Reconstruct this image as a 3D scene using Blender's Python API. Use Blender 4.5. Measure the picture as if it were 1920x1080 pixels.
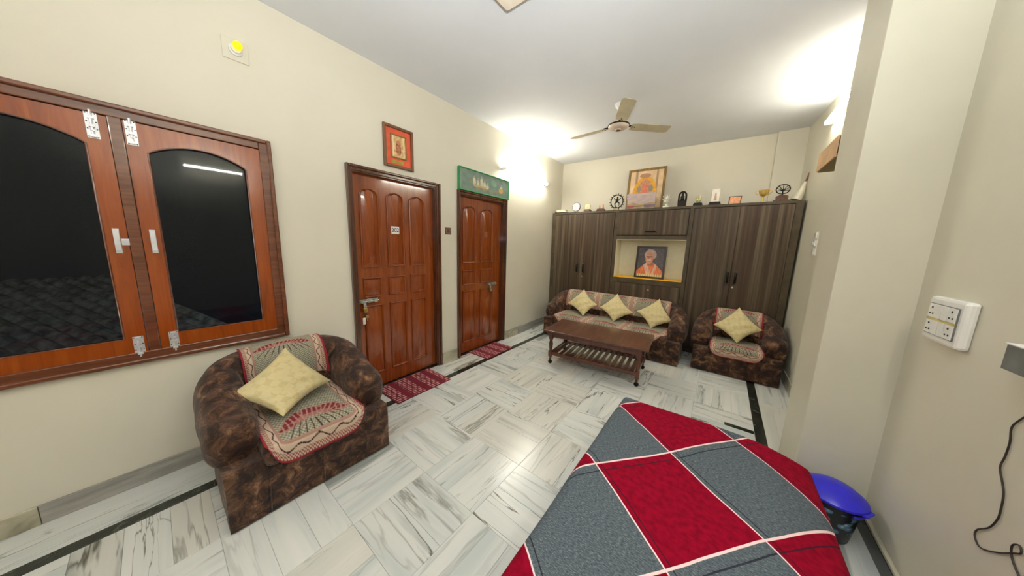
import bpy, bmesh, math, random
from mathutils import Vector, Matrix, Euler, noise as mnoise
random.seed(7)
PI = math.pi
for o in list(bpy.data.objects): bpy.data.objects.remove(o)
S = bpy.context.scene
C = S.collection

# ------------------------------------------------------------------ camera, world, lights, exposure
cam = bpy.data.cameras.new('camera'); cam_o = bpy.data.objects.new('camera', cam); C.objects.link(cam_o)
cam.sensor_width = 36.0; cam.lens = 9.632; cam.clip_start = 0.02
cam_o.matrix_world = Matrix(((0.79206, -0.116085, 0.599304, 0), (0.609814, 0.10591, -0.785436, 0),
                             (0.027705, 0.987577, 0.154677, 1.5), (0, 0, 0, 1)))
S.camera = cam_o
w = bpy.data.worlds.new('night'); S.world = w; w.use_nodes = True
w.node_tree.nodes['Background'].inputs[0].default_value = (0.02, 0.025, 0.035, 1)
w.node_tree.nodes['Background'].inputs[1].default_value = 0.12
S.view_settings.view_transform = 'Standard'; S.view_settings.look = 'None'
S.view_settings.gamma = 1; S.view_settings.use_curve_mapping = False
S.view_settings.exposure = 1.25
fl_d = bpy.data.lights.new('camera_bounce_flash', 'SPOT'); fl_d.energy = 145; fl_d.spot_size = math.radians(150); fl_d.spot_blend = 1.0; fl_d.shadow_soft_size = .06; fl_d.color = (.9, .95, 1)
fl_o = bpy.data.objects.new('camera_bounce_flash', fl_d); C.objects.link(fl_o); fl_o.location = (.03, -.10, 1.68)   # the photographer's flash head turned up at the ceiling
fl_o.rotation_euler = (math.radians(160), 0, math.radians(30))
sg_d = bpy.data.lights.new('roof_fill_light', 'POINT'); sg_d.energy = 4.5; sg_d.shadow_soft_size = .1
sg_o = bpy.data.objects.new('roof_fill_light', sg_d); C.objects.link(sg_o); sg_o.location = (-4.3, -3.2, 2.6)   # added unseen point light that makes the roof sheet outside visible
TUBE_NEAR, TUBE_BACK_FILL, TUBE_LEFT, TUBE_RIGHT = 45.0, 26.0, 33.0, 18.0     # emission strengths of the fluorescent tubes; the back one is added fill

# ------------------------------------------------------------------ helpers
def lin(c):
    return tuple((v/255/12.92 if v/255 <= .04045 else ((v/255+.055)/1.055)**2.4) for v in c[:3])
def rgba(c): return (*lin(c), 1.0)

class MB:
    def __init__(s): s.v = []; s.f = []; s.col = None
    def add(s, vs, fs):
        n = len(s.v); s.v += [tuple(p) for p in vs]; s.f += [tuple(i+n for i in f) for f in fs]; return s
    def box(s, x0, x1, y0, y1, z0, z1):
        return s.add([(x, y, z) for x in (x0, x1) for y in (y0, y1) for z in (z0, z1)],
                     [(0,1,3,2), (4,6,7,5), (0,4,5,1), (2,3,7,6), (0,2,6,4), (1,5,7,3)])
    def prism(s, poly, axis, a, b):
        """poly: 2-D outline; extruded along axis from a to b"""
        def p3(p, t):
            return {0: (t, p[0], p[1]), 1: (p[0], t, p[1]), 2: (p[0], p[1], t)}[axis]
        n = len(poly)
        return s.add([p3(p, a) for p in poly] + [p3(p, b) for p in poly],
                     [tuple(range(n))[::-1], tuple(range(n, 2*n))] + [(i, (i+1) % n, n+(i+1) % n, n+i) for i in range(n)])
    def lathe(s, prof, n=20, c=(0, 0, 0), sx=1, sy=1):
        vs = []; fs = []
        for r, z in prof:
            for k in range(n):
                a = 2*PI*k/n; vs.append((c[0]+r*sx*math.cos(a), c[1]+r*sy*math.sin(a), c[2]+z))
        for i in range(len(prof)-1):
            for k in range(n):
                fs.append((i*n+k, i*n+(k+1) % n, (i+1)*n+(k+1) % n, (i+1)*n+k))
        fs.append(tuple(range(n))[::-1]); fs.append(tuple(range((len(prof)-1)*n, len(prof)*n)))
        return s.add(vs, fs)
    def tube(s, pts, r, n=8, closed=False):
        pts = [Vector(p) for p in pts]; m = len(pts); rr = r if isinstance(r, (list, tuple)) else [r]*m
        vs = []; fs = []; up = None
        for i, p in enumerate(pts):
            if closed: t = pts[(i+1) % m]-pts[i-1]
            else: t = pts[min(i+1, m-1)]-pts[max(i-1, 0)]
            t.normalize()
            if up is None:
                up = Vector((0, 0, 1)) if abs(t.z) < .9 else Vector((1, 0, 0))
            up = (up-t*up.dot(t)).normalized(); sd = t.cross(up)
            for k in range(n):
                a = 2*PI*k/n; vs.append(p+(up*math.cos(a)+sd*math.sin(a))*rr[i])
        for i in range(m if closed else m-1):
            j = (i+1) % m
            for k in range(n): fs.append((i*n+k, i*n+(k+1) % n, j*n+(k+1) % n, j*n+k))
        if not closed: fs.append(tuple(range(n))[::-1]); fs.append(tuple(range((m-1)*n, m*n)))
        return s.add(vs, fs)
    def ell(s, c, r, nu=12, nv=8):
        prof = [(max(1e-4, math.sin(PI*i/nv)), -math.cos(PI*i/nv)*r[2]) for i in range(nv+1)]
        return s.lathe([(a, b) for a, b in prof], nu, c, r[0], r[1])
    def xf(s, M):
        s.v = [tuple(M @ Vector(p)) for p in s.v]; return s

def finish(ob, smooth, bevel, sub):
    me = ob.data
    if smooth:
        for p in me.polygons: p.use_smooth = True
        if smooth == 'auto':
            try: me.set_sharp_from_angle(angle=math.radians(38))
            except Exception: pass
    if bevel:
        m = ob.modifiers.new('b', 'BEVEL'); m.width = bevel; m.segments = 2; m.limit_method = 'ANGLE'; m.angle_limit = .6
    if sub:
        m = ob.modifiers.new('s', 'SUBSURF'); m.levels = m.render_levels = sub

def build(name, mb, mat, parent=None, loc=None, rot=None, smooth=False, bevel=0, sub=0, world=False, uv=None):
    me = bpy.data.meshes.new(name); vs = mb.v
    if world:
        o = parent_world(parent) if parent else Vector((0, 0, 0))
        if parent is None and loc is not None: o = Vector(loc)
        vs = [tuple(Vector(p)-o) for p in vs]
    me.from_pydata(vs, [], mb.f); me.update()
    bm = bmesh.new(); bm.from_mesh(me); bmesh.ops.recalc_face_normals(bm, faces=bm.faces); bm.to_mesh(me); bm.free()
    me.materials.append(mat)
    ob = bpy.data.objects.new(name, me); C.objects.link(ob)
    if parent: ob.parent = parent
    if loc is not None: ob.location = loc
    if rot is not None: ob.rotation_euler = rot
    finish(ob, smooth, bevel, sub)
    return ob

def parent_world(p):
    v = Vector(p.location)
    if p.parent: v += parent_world(p.parent)
    return v

def tag(o, label=None, cat=None, group=None, kind=None):
    if label: o['label'] = label
    if cat: o['category'] = cat
    if group: o['group'] = group
    if kind: o['kind'] = kind
    return o
def thing(name, label, cat, loc=(0, 0, 0), rz=0, group=None, kind=None):
    o = bpy.data.objects.new(name, None); C.objects.link(o); o.empty_display_size = .1
    o.location = loc; o.rotation_euler = (0, 0, rz)
    return tag(o, label, cat, group, kind)

def grid(name, nu, nv, pos, mat, parent=None, col=None, smooth=True, solid=0, loc=None, world=False, closed_u=False):
    """surface from pos(u,v), u,v in 0..1, with UVs and an optional painted colour per point"""
    vs = []; fs = []
    off = Vector((0, 0, 0))
    if world: off = parent_world(parent) if parent else Vector(loc)
    for j in range(nv+1):
        for i in range(nu+1): vs.append(tuple(Vector(pos(i/nu, j/nv))-off))
    for j in range(nv):
        for i in range(nu):
            a = j*(nu+1)+i; fs.append((a, a+1, a+nu+2, a+nu+1))
    me = bpy.data.meshes.new(name); me.from_pydata(vs, [], fs); me.update()
    uvl = me.uv_layers.new(name='UVMap')
    for lp in me.loops:
        i = lp.vertex_index; uvl.data[lp.index].uv = ((i % (nu+1))/nu, (i//(nu+1))/nv)
    if col:
        ca = me.color_attributes.new('Col', 'FLOAT_COLOR', 'POINT')
        for j in range(nv+1):
            for i in range(nu+1): ca.data[j*(nu+1)+i].color = rgba(col(i/nu, j/nv))
    me.materials.append(mat)
    ob = bpy.data.objects.new(name, me); C.objects.link(ob)
    if parent: ob.parent = parent
    if loc is not None: ob.location = loc
    if smooth:
        for p in me.polygons: p.use_smooth = True
    if solid:
        m = ob.modifiers.new('t', 'SOLIDIFY'); m.thickness = solid; m.offset = 1
    return ob

# ------------------------------------------------------------------ materials
class NT:
    def __init__(s, name):
        s.m = bpy.data.materials.new(name); s.m.use_nodes = True; s.t = s.m.node_tree
        s.b = s.t.nodes['Principled BSDF']; s.out = s.t.nodes['Material Output']
    def n(s, typ, **kw):
        nd = s.t.nodes.new(typ)
        for k, v in kw.items():
            if k in nd.inputs.keys(): 
                if hasattr(v, 'is_output') or isinstance(v, bpy.types.NodeSocket): s.t.links.new(v, nd.inputs[k])
                else: nd.inputs[k].default_value = v
            else: setattr(nd, k, v)
        return nd
    def l(s, a, b): s.t.links.new(a, b)
    def math(s, op, a, b=0.0, c=None):
        nd = s.t.nodes.new('ShaderNodeMath'); nd.operation = op
        for i, v in enumerate((a, b, c)):
            if v is None: continue
            if isinstance(v, bpy.types.NodeSocket): s.l(v, nd.inputs[i])
            else: nd.inputs[i].default_value = v
        return nd.outputs[0]
    def coord(s, scale=(1, 1, 1), kind='Object', rot=(0, 0, 0), loc=(0, 0, 0)):
        tc = s.n('ShaderNodeTexCoord'); mp = s.n('ShaderNodeMapping'); s.l(tc.outputs[kind], mp.inputs[0])
        mp.inputs['Scale'].default_value = scale; mp.inputs['Rotation'].default_value = rot; mp.inputs['Location'].default_value = loc
        return mp.outputs[0]
    def noise(s, vec, scale, detail=3, rough=.5, dist=0):
        nd = s.n('ShaderNodeTexNoise'); s.l(vec, nd.inputs['Vector'])
        nd.inputs['Scale'].default_value = scale; nd.inputs['Detail'].default_value = detail
        nd.inputs['Roughness'].default_value = rough; nd.inputs['Distortion'].default_value = dist
        return nd.outputs['Fac']
    def ramp(s, fac, stops, interp='LINEAR'):
        nd = s.n('ShaderNodeValToRGB'); s.l(fac, nd.inputs[0]); cr = nd.color_ramp; cr.interpolation = interp
        while len(cr.elements) < len(stops): cr.elements.new(.5)
        for e, (p, c) in zip(cr.elements, stops):
            e.position = p; e.color = rgba(c) if isinstance(c, tuple) else (c, c, c, 1)
        return nd.outputs[0]
    def mix(s, fac, a, b, blend='MIX'):
        nd = s.n('ShaderNodeMix', data_type='RGBA', blend_type=blend)
        for sock, v in ((nd.inputs[0], fac), (nd.inputs[6], a), (nd.inputs[7], b)):
            if isinstance(v, bpy.types.NodeSocket): s.l(v, sock)
            elif isinstance(v, tuple): sock.default_value = rgba(v)
            else: sock.default_value = v
        return nd.outputs[2]
    def bump(s, h, strength=.3, dist=.01):
        nd = s.n('ShaderNodeBump'); s.l(h, nd.inputs['Height']); nd.inputs['Strength'].default_value = strength
        nd.inputs['Distance'].default_value = dist; s.l(nd.outputs[0], s.b.inputs['Normal'])
    def base(s, v):
        if isinstance(v, tuple): s.b.inputs['Base Color'].default_value = rgba(v)
        else: s.l(v, s.b.inputs['Base Color'])
    def set(s, rough=.5, metal=0, coat=0, sheen=0, spec=.5, coat_rough=.05):
        s.b.inputs['Roughness'].default_value = rough; s.b.inputs['Metallic'].default_value = metal
        s.b.inputs['Coat Weight'].default_value = coat; s.b.inputs['Coat Roughness'].default_value = coat_rough
        s.b.inputs['Sheen Weight'].default_value = sheen; s.b.inputs['Specular IOR Level'].default_value = spec
        return s.m

def plain(name, c, rough=.5, metal=0, coat=0, var=.06, vs=18, sheen=0, spec=.5):
    t = NT(name); f = t.noise(t.coord(), vs, 3)
    d = tuple(max(0, v*(1-var*2)) for v in c); e = tuple(min(255, v*(1+var)) for v in c)
    t.base(t.ramp(f, [(.3, d), (.7, e)])); return t.set(rough, metal, coat, sheen, spec)
def paint(name, c, c2, rough=.55, bs=.08):
    t = NT(name); v = t.coord(); f = t.noise(v, 1.3, 4, .6)
    t.base(t.ramp(f, [(.3, c2), (.7, c)])); t.bump(t.noise(v, 55, 2), bs, .003); return t.set(rough, spec=.3)
def wood(name, dark, mid, light, rough=.25, coat=.6, axis=2, fine=1.0, bs=.1, coat_rough=.06):
    t = NT(name); sc = [14*fine, 14*fine, 14*fine]; sc[axis] = 1.1*fine
    v = t.coord(tuple(sc)); f = t.noise(v, 1.6, 5, .6, 1.2)
    v2 = t.coord((1.5, 1.5, 1.5)); g = t.noise(v2, 2.2, 3)
    base = t.ramp(f, [(.25, dark), (.5, mid), (.75, light)])
    t.base(t.mix(t.math('MULTIPLY', g, .45), base, dark, 'MIX'))
    t.bump(t.noise(t.coord(), 9, 2), bs, .006)
    return t.set(rough, coat=coat, coat_rough=coat_rough)
def emis(name, c, strength):
    t = NT(name); t.b.inputs['Base Color'].default_value = (.8, .8, .8, 1)
    t.b.inputs['Emission Color'].default_value = rgba(c); t.b.inputs['Emission Strength'].default_value = strength
    return t.m
def painted(name, rough=.6, coat=0, bump=0, sheen=0):
    t = NT(name); a = t.n('ShaderNodeAttribute'); a.attribute_name = 'Col'; t.base(a.outputs['Color'])
    if bump: t.bump(t.noise(t.coord(), 260, 1), bump, .002)
    return t.set(rough, coat=coat, sheen=sheen)

M = {}
M['wall'] = paint('wall_paint', (226, 219, 201), (220, 213, 194), .5)
M['wall_r'] = paint('wall_paint_right', (223, 218, 198), (215, 210, 190), .42)
M['ceil'] = paint('ceiling_paint', (227, 228, 229), (222, 223, 224), .7, .03)
M['door'] = wood('door_varnish', (108, 46, 11), (146, 66, 16), (166, 82, 24), .2, .7, 2)
M['doorframe'] = wood('door_frame_varnish', (60, 32, 18), (92, 50, 30), (114, 66, 42), .18, .8, 2, bs=.25)
M['sash'] = wood('window_varnish', (126, 54, 9), (158, 72, 12), (174, 88, 20), .2, .75, 2, bs=.2)
M['winframe'] = wood('window_frame_varnish', (84, 44, 26), (116, 66, 42), (140, 84, 56), .17, .8, 1, bs=.25)
M['lam'] = None
def laminate():
    t = NT('wardrobe_laminate')
    f = t.noise(t.coord((22, 22, .4)), 1.2, 4, .55, .2); g = t.noise(t.coord((7, 7, .2)), 1.5, 2, .5, .2)
    a = t.ramp(f, [(.28, (52, 42, 31)), (.5, (84, 71, 54)), (.72, (122, 108, 88))])
    t.base(t.mix(t.ramp(g, [(.35, 0.0), (.7, .6)]), a, (72, 50, 38)))
    return t.set(.42, spec=.35)
M['lam'] = laminate()
M['lamframe'] = plain('wardrobe_frame_laminate', (86, 74, 56), .45, var=.1, vs=9, spec=.35)
M['niche'] = plain('niche_cream_paint', (236, 230, 202), .5, var=.01)
M['nichefloor'] = plain('niche_yellow_paint', (246, 184, 26), .4, var=.02)
M['table'] = wood('table_walnut', (64, 34, 24), (99, 60, 42), (128, 86, 62), .32, .25, 1, .8)
M['tablelegs'] = wood('table_leg_wood', (66, 30, 18), (98, 48, 30), (118, 62, 40), .3, .4, 2)
M['chrome'] = plain('steel', (200, 200, 196), .25, .9, var=.05)
M['silver'] = plain('aluminium_bolt', (225, 225, 228), .35, .55, var=.04)
M['brass'] = plain('brass', (196, 160, 92), .3, .9, var=.1)
M['black'] = plain('black_metal', (22, 20, 20), .35, .5)
M['dark'] = plain('dark_bronze', (38, 30, 26), .4, .6, var=.2, vs=60)
M['white'] = plain('white_plastic', (232, 230, 222), .35, var=.01)
M['white2'] = plain('white_gloss', (238, 236, 228), .2, var=.01)
M['holes'] = plain('socket_hole_black', (25, 22, 20), .6)
M['yellowstrip'] = plain('yellowed_plastic', (206, 190, 110), .5, var=.08)
M['grey'] = plain('grey_metal_paint', (122, 124, 122), .4, .2)
M['fan'] = plain('fan_cream_enamel', (206, 194, 160), .35, var=.04, vs=8)
M['fanbody'] = plain('fan_motor_enamel', (226, 206, 184), .35, var=.02)
M['gold'] = plain('gold_plate', (236, 200, 112), .3, .55, var=.08)
M['frame_gold'] = wood('antique_gold_frame', (92, 66, 28), (146, 112, 54), (176, 142, 76), .4, .2, 2)
M['frame_brown'] = wood('picture_frame_brown', (86, 52, 26), (124, 80, 44), (148, 100, 60), .4, .2, 2)
M['frame_black'] = plain('portrait_frame_dark', (44, 24, 16), .3, coat=.4)
M['orange'] = plain('orange_mount', (228, 96, 62), .6, var=.03)
M['pedestal'] = plain('brown_wood_pedestal', (86, 50, 34), .35, coat=.3, var=.12, vs=40)
M['pic'] = painted('printed_picture', .35, .35)
M['clothpic'] = painted('woven_cover', .85, 0, .5)
M['mat'] = painted('woven_doormat', .9, 0, .7)
M['glassy'] = None
def glass():
    t = NT('window_glass'); tr = t.n('ShaderNodeBsdfTransparent'); tr.inputs[0].default_value = (.7, .72, .72, 1)
    gl = t.n('ShaderNodeBsdfGlossy'); gl.inputs['Roughness'].default_value = .03; gl.inputs[0].default_value = (1, 1, 1, 1)
    fr = t.n('ShaderNodeFresnel'); fr.inputs[0].default_value = 1.28
    mx = t.n('ShaderNodeMixShader'); t.l(fr.outputs[0], mx.inputs[0]); t.l(tr.outputs[0], mx.inputs[1]); t.l(gl.outputs[0], mx.inputs[2])
    t.l(mx.outputs[0], t.out.inputs[0]); return t.m
M['glassy'] = glass()
def crystal():
    t = NT('clear_acrylic'); t.base((235, 238, 236)); t.b.inputs['Transmission Weight'].default_value = .75; return t.set(.08)
M['crystal'] = crystal()
def velvet():
    t = NT('brown_crushed_velvet'); v = t.coord()
    f = t.noise(v, 12, 7, .72, .7); g = t.noise(v, 4, 3, .5, 1.0)
    a = t.ramp(f, [(.36, (22, 11, 7)), (.47, (58, 32, 19)), (.55, (100, 66, 42)), (.67, (160, 120, 88))])  # pale mottling puts the pile's sheen patches into the colour
    t.base(t.mix(t.ramp(g, [(.45, 0.0), (.75, .6)]), a, (34, 17, 11)))
    t.bump(f, .5, .03); return t.set(.5, sheen=.12, spec=.3)
M['velvet'] = velvet()
def marble():
    t = NT('veined_marble')
    tc = t.n('ShaderNodeTexCoord'); oi = t.n('ShaderNodeObjectInfo')
    off = t.n('ShaderNodeVectorMath', operation='MULTIPLY_ADD')
    cx = t.n('ShaderNodeCombineXYZ'); t.l(oi.outputs['Random'], cx.inputs[0]); t.l(oi.outputs['Random'], cx.inputs[1]); t.l(oi.outputs['Random'], cx.inputs[2])
    t.l(cx.outputs[0], off.inputs[0]); off.inputs[1].default_value = (71, 37, 53); t.l(tc.outputs['Object'], off.inputs[2])
    mp = t.n('ShaderNodeMapping'); t.l(off.outputs[0], mp.inputs[0]); mp.inputs['Scale'].default_value = (.55, 6.0, 1)
    v = mp.outputs[0]
    r = oi.outputs['Random']
    def rnd(k): return t.math('FRACT', t.math('MULTIPLY', r, k))
    soft = t.noise(v, 1.5, 4, .55, .5)
    base = t.ramp(soft, [(.3, (198, 204, 199)), (.5, (220, 221, 214)), (.72, (231, 229, 221))])
    tint = t.mix(t.math('MULTIPLY', rnd(17.3), .35), base, (188, 194, 190))
    tint = t.mix(t.math('MULTIPLY', t.math('GREATER_THAN', rnd(5.7), .72), .3), tint, (212, 202, 182))
    vn = t.noise(v, 1.9, 4, .5, .35)
    ridge = t.math('ABSOLUTE', t.math('SUBTRACT', vn, .5))
    width = t.math('MULTIPLY_ADD', rnd(9.1), .03, .008)
    line = t.math('SUBTRACT', 1.0, t.math('SMOOTH_MIN', t.math('DIVIDE', ridge, width), 1.0, .2))
    msk = t.ramp(t.noise(v, .9, 2, .5), [(.38, 0.0), (.54, 1.0)])
    amt = t.math('MULTIPLY', t.math('MULTIPLY', line, msk), t.math('MULTIPLY_ADD', rnd(23.9), .85, .3))
    amt = t.n('ShaderNodeClamp', Value=amt).outputs[0]
    c1 = t.mix(amt, tint, (92, 88, 74))
    band = t.ramp(t.noise(v, 1.1, 3, .6, .3), [(.58, 0.0), (.66, 1.0)])
    c2 = t.mix(t.math('MULTIPLY', band, t.math('MULTIPLY', rnd(41.3), .8)), c1, (134, 138, 132))
    pt = t.ramp(t.noise(v, 2.4, 7, .75, .5), [(.64, 0.0), (.72, 1.0)])
    c3 = t.mix(t.math('MULTIPLY', pt, t.math('MULTIPLY', t.math('GREATER_THAN', rnd(61.7), .7), .85)), c2, (98, 92, 74))
    t.base(c3); t.b.inputs['IOR'].default_value = 1.5
    return t.set(.2, spec=.5)
M['marble'] = marble()
def green_marble():
    t = NT('dark_green_marble'); f = t.noise(t.coord(), 14, 5, .65, 1)
    t.base(t.ramp(f, [(.35, (22, 26, 22)), (.6, (48, 54, 46)), (.78, (110, 112, 98))])); return t.set(.18)
M['green'] = green_marble()
M['grout'] = plain('floor_bed', (176, 172, 158), .8)
def skirting():
    t = NT('grey_marble_skirting'); f = t.noise(t.coord((9, .9, 9)), 2, 5, .6, .4)
    t.base(t.ramp(f, [(.3, (128, 126, 120)), (.55, (168, 164, 154)), (.75, (192, 188, 174))])); return t.set(.28)
M['skirt'] = skirting()
def skirting2():
    t = NT('cream_marble_skirting'); f = t.noise(t.coord((9, 2, 3)), 2, 5, .6, .6)
    t.base(t.ramp(f, [(.3, (146, 140, 116)), (.5, (188, 182, 158)), (.75, (206, 200, 178))])); return t.set(.28)
M['skirt2'] = skirting2()
def satin():
    t = NT('gold_satin_cushion'); uv = t.coord((1, 1, 1), 'UV')
    ck = t.n('ShaderNodeTexChecker'); t.l(t.coord((1, 1, 1), 'UV', (0, 0, .2)), ck.inputs[0]); ck.inputs['Scale'].default_value = 9
    n1 = t.noise(uv, 7, 3)
    f = t.math('MULTIPLY', ck.outputs['Fac'], t.ramp(n1, [(.42, 0.0), (.55, .55)]))
    t.base(t.mix(f, (212, 195, 142), (192, 172, 114)))
    t.bump(t.noise(t.coord((5, 14, 5), 'UV'), .7, 3, .5, .8), .35, .02); return t.set(.42, sheen=.3)
M['satin'] = satin()
def bedsheet():
    t = NT('checked_bedspread'); tc = t.n('ShaderNodeTexCoord'); sp = t.n('ShaderNodeSeparateXYZ'); t.l(tc.outputs['UV'], sp.inputs[0])
    x, y = sp.outputs[0], sp.outputs[1]         # UVs are metres on the cloth
    wob = t.math('MULTIPLY', t.math('SUBTRACT', t.noise(tc.outputs['UV'], 3, 2), .5), .02)
    s = t.math('ADD', t.math('ADD', t.math('MULTIPLY', x, .636), t.math('MULTIPLY', y, .772)), wob)
    q = t.math('ADD', t.math('SUBTRACT', t.math('MULTIPLY', x, .777), t.math('MULTIPLY', y, .629)), wob)
    a = t.math('DIVIDE', t.math('SUBTRACT', s, 1.065-4.1), .41); b = t.math('DIVIDE', t.math('SUBTRACT', q, -1.005-4.24), .424)
    fa = t.math('FLOOR', a); fb = t.math('FLOOR', b)
    par = t.math('MODULO', t.math('ADD', fa, fb), 2)
    v = tc.outputs['UV']
    hv = t.n('ShaderNodeMapping', Scale=(60, 210, 1)); t.l(v, hv.inputs[0])
    heather = t.ramp(t.noise(hv.outputs[0], 1.4, 3, .7), [(.35, (62, 70, 76)), (.55, (96, 105, 110)), (.72, (138, 146, 148))])
    red = t.ramp(t.noise(v, 40, 3), [(.3, (122, 0, 28)), (.7, (152, 2, 38))])
    c = t.mix(par, heather, red)
    ra = t.math('MULTIPLY', t.math('SUBTRACT', a, fa), .41); rb = t.math('MULTIPLY', t.math('SUBTRACT', b, fb), .424)
    def band(r, lo, hi): return t.math('MULTIPLY', t.math('GREATER_THAN', r, lo), t.math('LESS_THAN', r, hi))
    c = t.mix(t.math('MULTIPLY', band(ra, .024, .0285), .85), c, (34, 30, 40))
    c = t.mix(t.math('MULTIPLY', band(rb, .042, .0475), .8), c, (34, 30, 40))
    c = t.mix(t.math('LESS_THAN', ra, .0055), c, (246, 214, 214))
    c = t.mix(t.math('LESS_THAN', rb, .0085), c, (246, 214, 210))
    t.base(c); t.bump(t.noise(hv.outputs[0], 1, 2), .25, .003); return t.set(.9, sheen=0, spec=.12)
M['sheet'] = bedsheet()
def floral():
    t = NT('blue_floral_bucket'); v = t.coord((1, 1, 1.2)); vo = t.n('ShaderNodeTexVoronoi'); t.l(v, vo.inputs['Vector']); vo.inputs['Scale'].default_value = 26
    n = t.noise(v, 9, 2); z = t.n('ShaderNodeSeparateXYZ'); t.l(t.n('ShaderNodeTexCoord').outputs['Object'], z.inputs[0])
    zone = t.math('MULTIPLY', t.math('GREATER_THAN', z.outputs[2], .05), t.math('LESS_THAN', z.outputs[2], .19))
    f = t.math('MULTIPLY', t.math('MULTIPLY', t.math('LESS_THAN', vo.outputs['Distance'], .5), t.math('GREATER_THAN', n, .4)), zone)
    c = t.mix(f, (14, 15, 20), t.ramp(vo.outputs['Distance'], [(.1, (206, 224, 230)), (.22, (110, 150, 186)), (.5, (76, 108, 138))]))
    t.base(c); return t.set(.35)
M['floral'] = floral()
M['bluelid'] = plain('blue_plastic', (50, 44, 214), .28, var=.03, spec=.5)
M['roof'] = plain('dark_roof_sheet', (170, 172, 170), .7, var=.2)
M['cord'] = plain('brown_cable', (58, 48, 38), .5)
M['plasticwrap'] = plain('clouded_plastic_wrap', (214, 208, 186), .35, var=.05)
M['handle_wood'] = plain('reddish_wood_handle', (120, 62, 38), .4)
M['carton'] = plain('tan_plywood', (226, 184, 138), .6, var=.06, vs=5)
M['tube'] = emis('tube_near_glow', (255, 252, 244), TUBE_NEAR)
M['tubeb'] = emis('added_back_tube_glow', (255, 250, 240), TUBE_BACK_FILL)
M['tubel'] = emis('tube_left_glow', (255, 252, 240), TUBE_LEFT)
M['tuber'] = emis('tube_right_glow', (255, 252, 240), TUBE_RIGHT)
M['bulb'] = emis('yellow_night_bulb', (255, 232, 6), .46); M['bulb'].node_tree.nodes['Principled BSDF'].inputs['Base Color'].default_value = (.3, .2, .0, 1)
M['opal'] = plain('cream_opal_glass', (238, 224, 204), .3, var=.02)
M['rim'] = plain('taupe_metal_rim', (158, 146, 134), .4)

# ------------------------------------------------------------------ the room
XL, XRN, XRF, ZC, YB = -2.655, .785, .724, 3.062, -1.7
def cells(mb, ys, zs, holes, x0, x1):
    for i in range(len(ys)-1):
        for j in range(len(zs)-1):
            cy, cz = (ys[i]+ys[i+1])/2, (zs[j]+zs[j+1])/2
            if any(a < cy < b and c < cz < d for a, b, c, d in holes): continue
            mb.box(x0, x1, ys[i], ys[i+1], zs[j], zs[j+1])
holes = [(-.665, .57, .775, 2.155), (1.095, 2.035, -1, 2.13), (2.345, 3.25, -1, 2.13)]
mb = MB(); cells(mb, [YB, -.665, .57, 1.095, 2.035, 2.345, 3.25, 5.1], [0, .775, 2.13, 2.155, ZC], holes, XL-.14, XL)
wl = build('wall_left', mb, M['wall']); tag(wl, 'cream painted wall with the window and the two varnished doors', 'wall', kind='structure')
mb = MB().prism([(XL-.14, 5.0), (.385, 5.215), (.385, 5.17), (.80, 5.17), (.80, 5.4), (XL-.14, 5.4)], 2, 0, ZC)
wb = build('wall_far', mb, M['wall']); tag(wb, 'cream back wall rising above the wardrobe, with a shallow corner pilaster', 'wall', kind='structure')
mb = MB().prism([(.728, 2.70), (.722, 4.2), (.664, 5.25), (.92, 5.25), (.92, 2.70)], 2, 0, ZC)
tag(build('wall_right', mb, M['wall_r']), 'far part of the right wall, between pillar and wardrobe', 'wall', kind='structure')
mb = MB().box(XRN, .92, YB, 2.72, 0, ZC)
tag(build('wall_right', mb, M['wall_r']), 'near part of the right wall carrying the white switchboard', 'wall', kind='structure')
mb = MB().box(XL-.14, .92, YB-.12, YB, 0, ZC)
tag(build('wall_near', mb, M['wall']), 'cream wall behind the bed, out of the picture', 'wall', kind='structure')
mb = MB().box(.498, .80, 2.282, 2.73, 0, ZC)
tag(build('pillar', mb, M['wall_r'], bevel=.004), 'square cream pillar standing out from the right wall', 'pillar', kind='structure')
mb = MB().box(XL-.14, .92, YB-.12, 5.4, ZC, ZC+.1)
tag(build('ceiling', mb, M['ceil']), 'flat white ceiling', 'ceiling', kind='structure')

# floor: bed + individual marble tiles
fl = tag(build('floor', MB().box(XL-.14, .92, YB-.12, 5.4, -.08, -.004), M['grout']), 'floor of veined white marble slabs with dark green strips', 'floor', kind='structure')
tile_mesh = {}
def tile(lx, ly, cx, cy, turn, mat, rise=0.0, name='marble_tile'):
    key = (round(lx, 3), round(ly, 3), mat)
    if key not in tile_mesh:
        mb = MB(); g = .0005; b = .001; a, c = lx/2-g, ly/2-g
        mb.add([(-a, -c, -.004), (a, -c, -.004), (a, c, -.004), (-a, c, -.004), (-a, -c, -b), (a, -c, -b), (a, c, -b), (-a, c, -b),
                (-a+b, -c+b, 0), (a-b, -c+b, 0), (a-b, c-b, 0), (-a+b, c-b, 0)],
               [(0,1,5,4), (1,2,6,5), (2,3,7,6), (3,0,4,7), (4,5,9,8), (5,6,10,9), (6,7,11,10), (7,4,8,11), (8,9,10,11)])
        o = build(name, mb, M[mat], fl); tile_mesh[key] = o.data
    else:
        o = bpy.data.objects.new(name, tile_mesh[key]); C.objects.link(o); o.parent = fl
    o.location = (cx, cy, rise); o.rotation_euler = (0, 0, PI/2 if turn else 0); return o
x0, P, y0 = -2.290, .4442, .500
splits = [(.18, .2642), (.2642, .18), (.148, .148, .1482), (.2221, .2221), (.4442,), (.13, .3142), (.2221, .2221)]
rs = random.Random(5)
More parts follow.
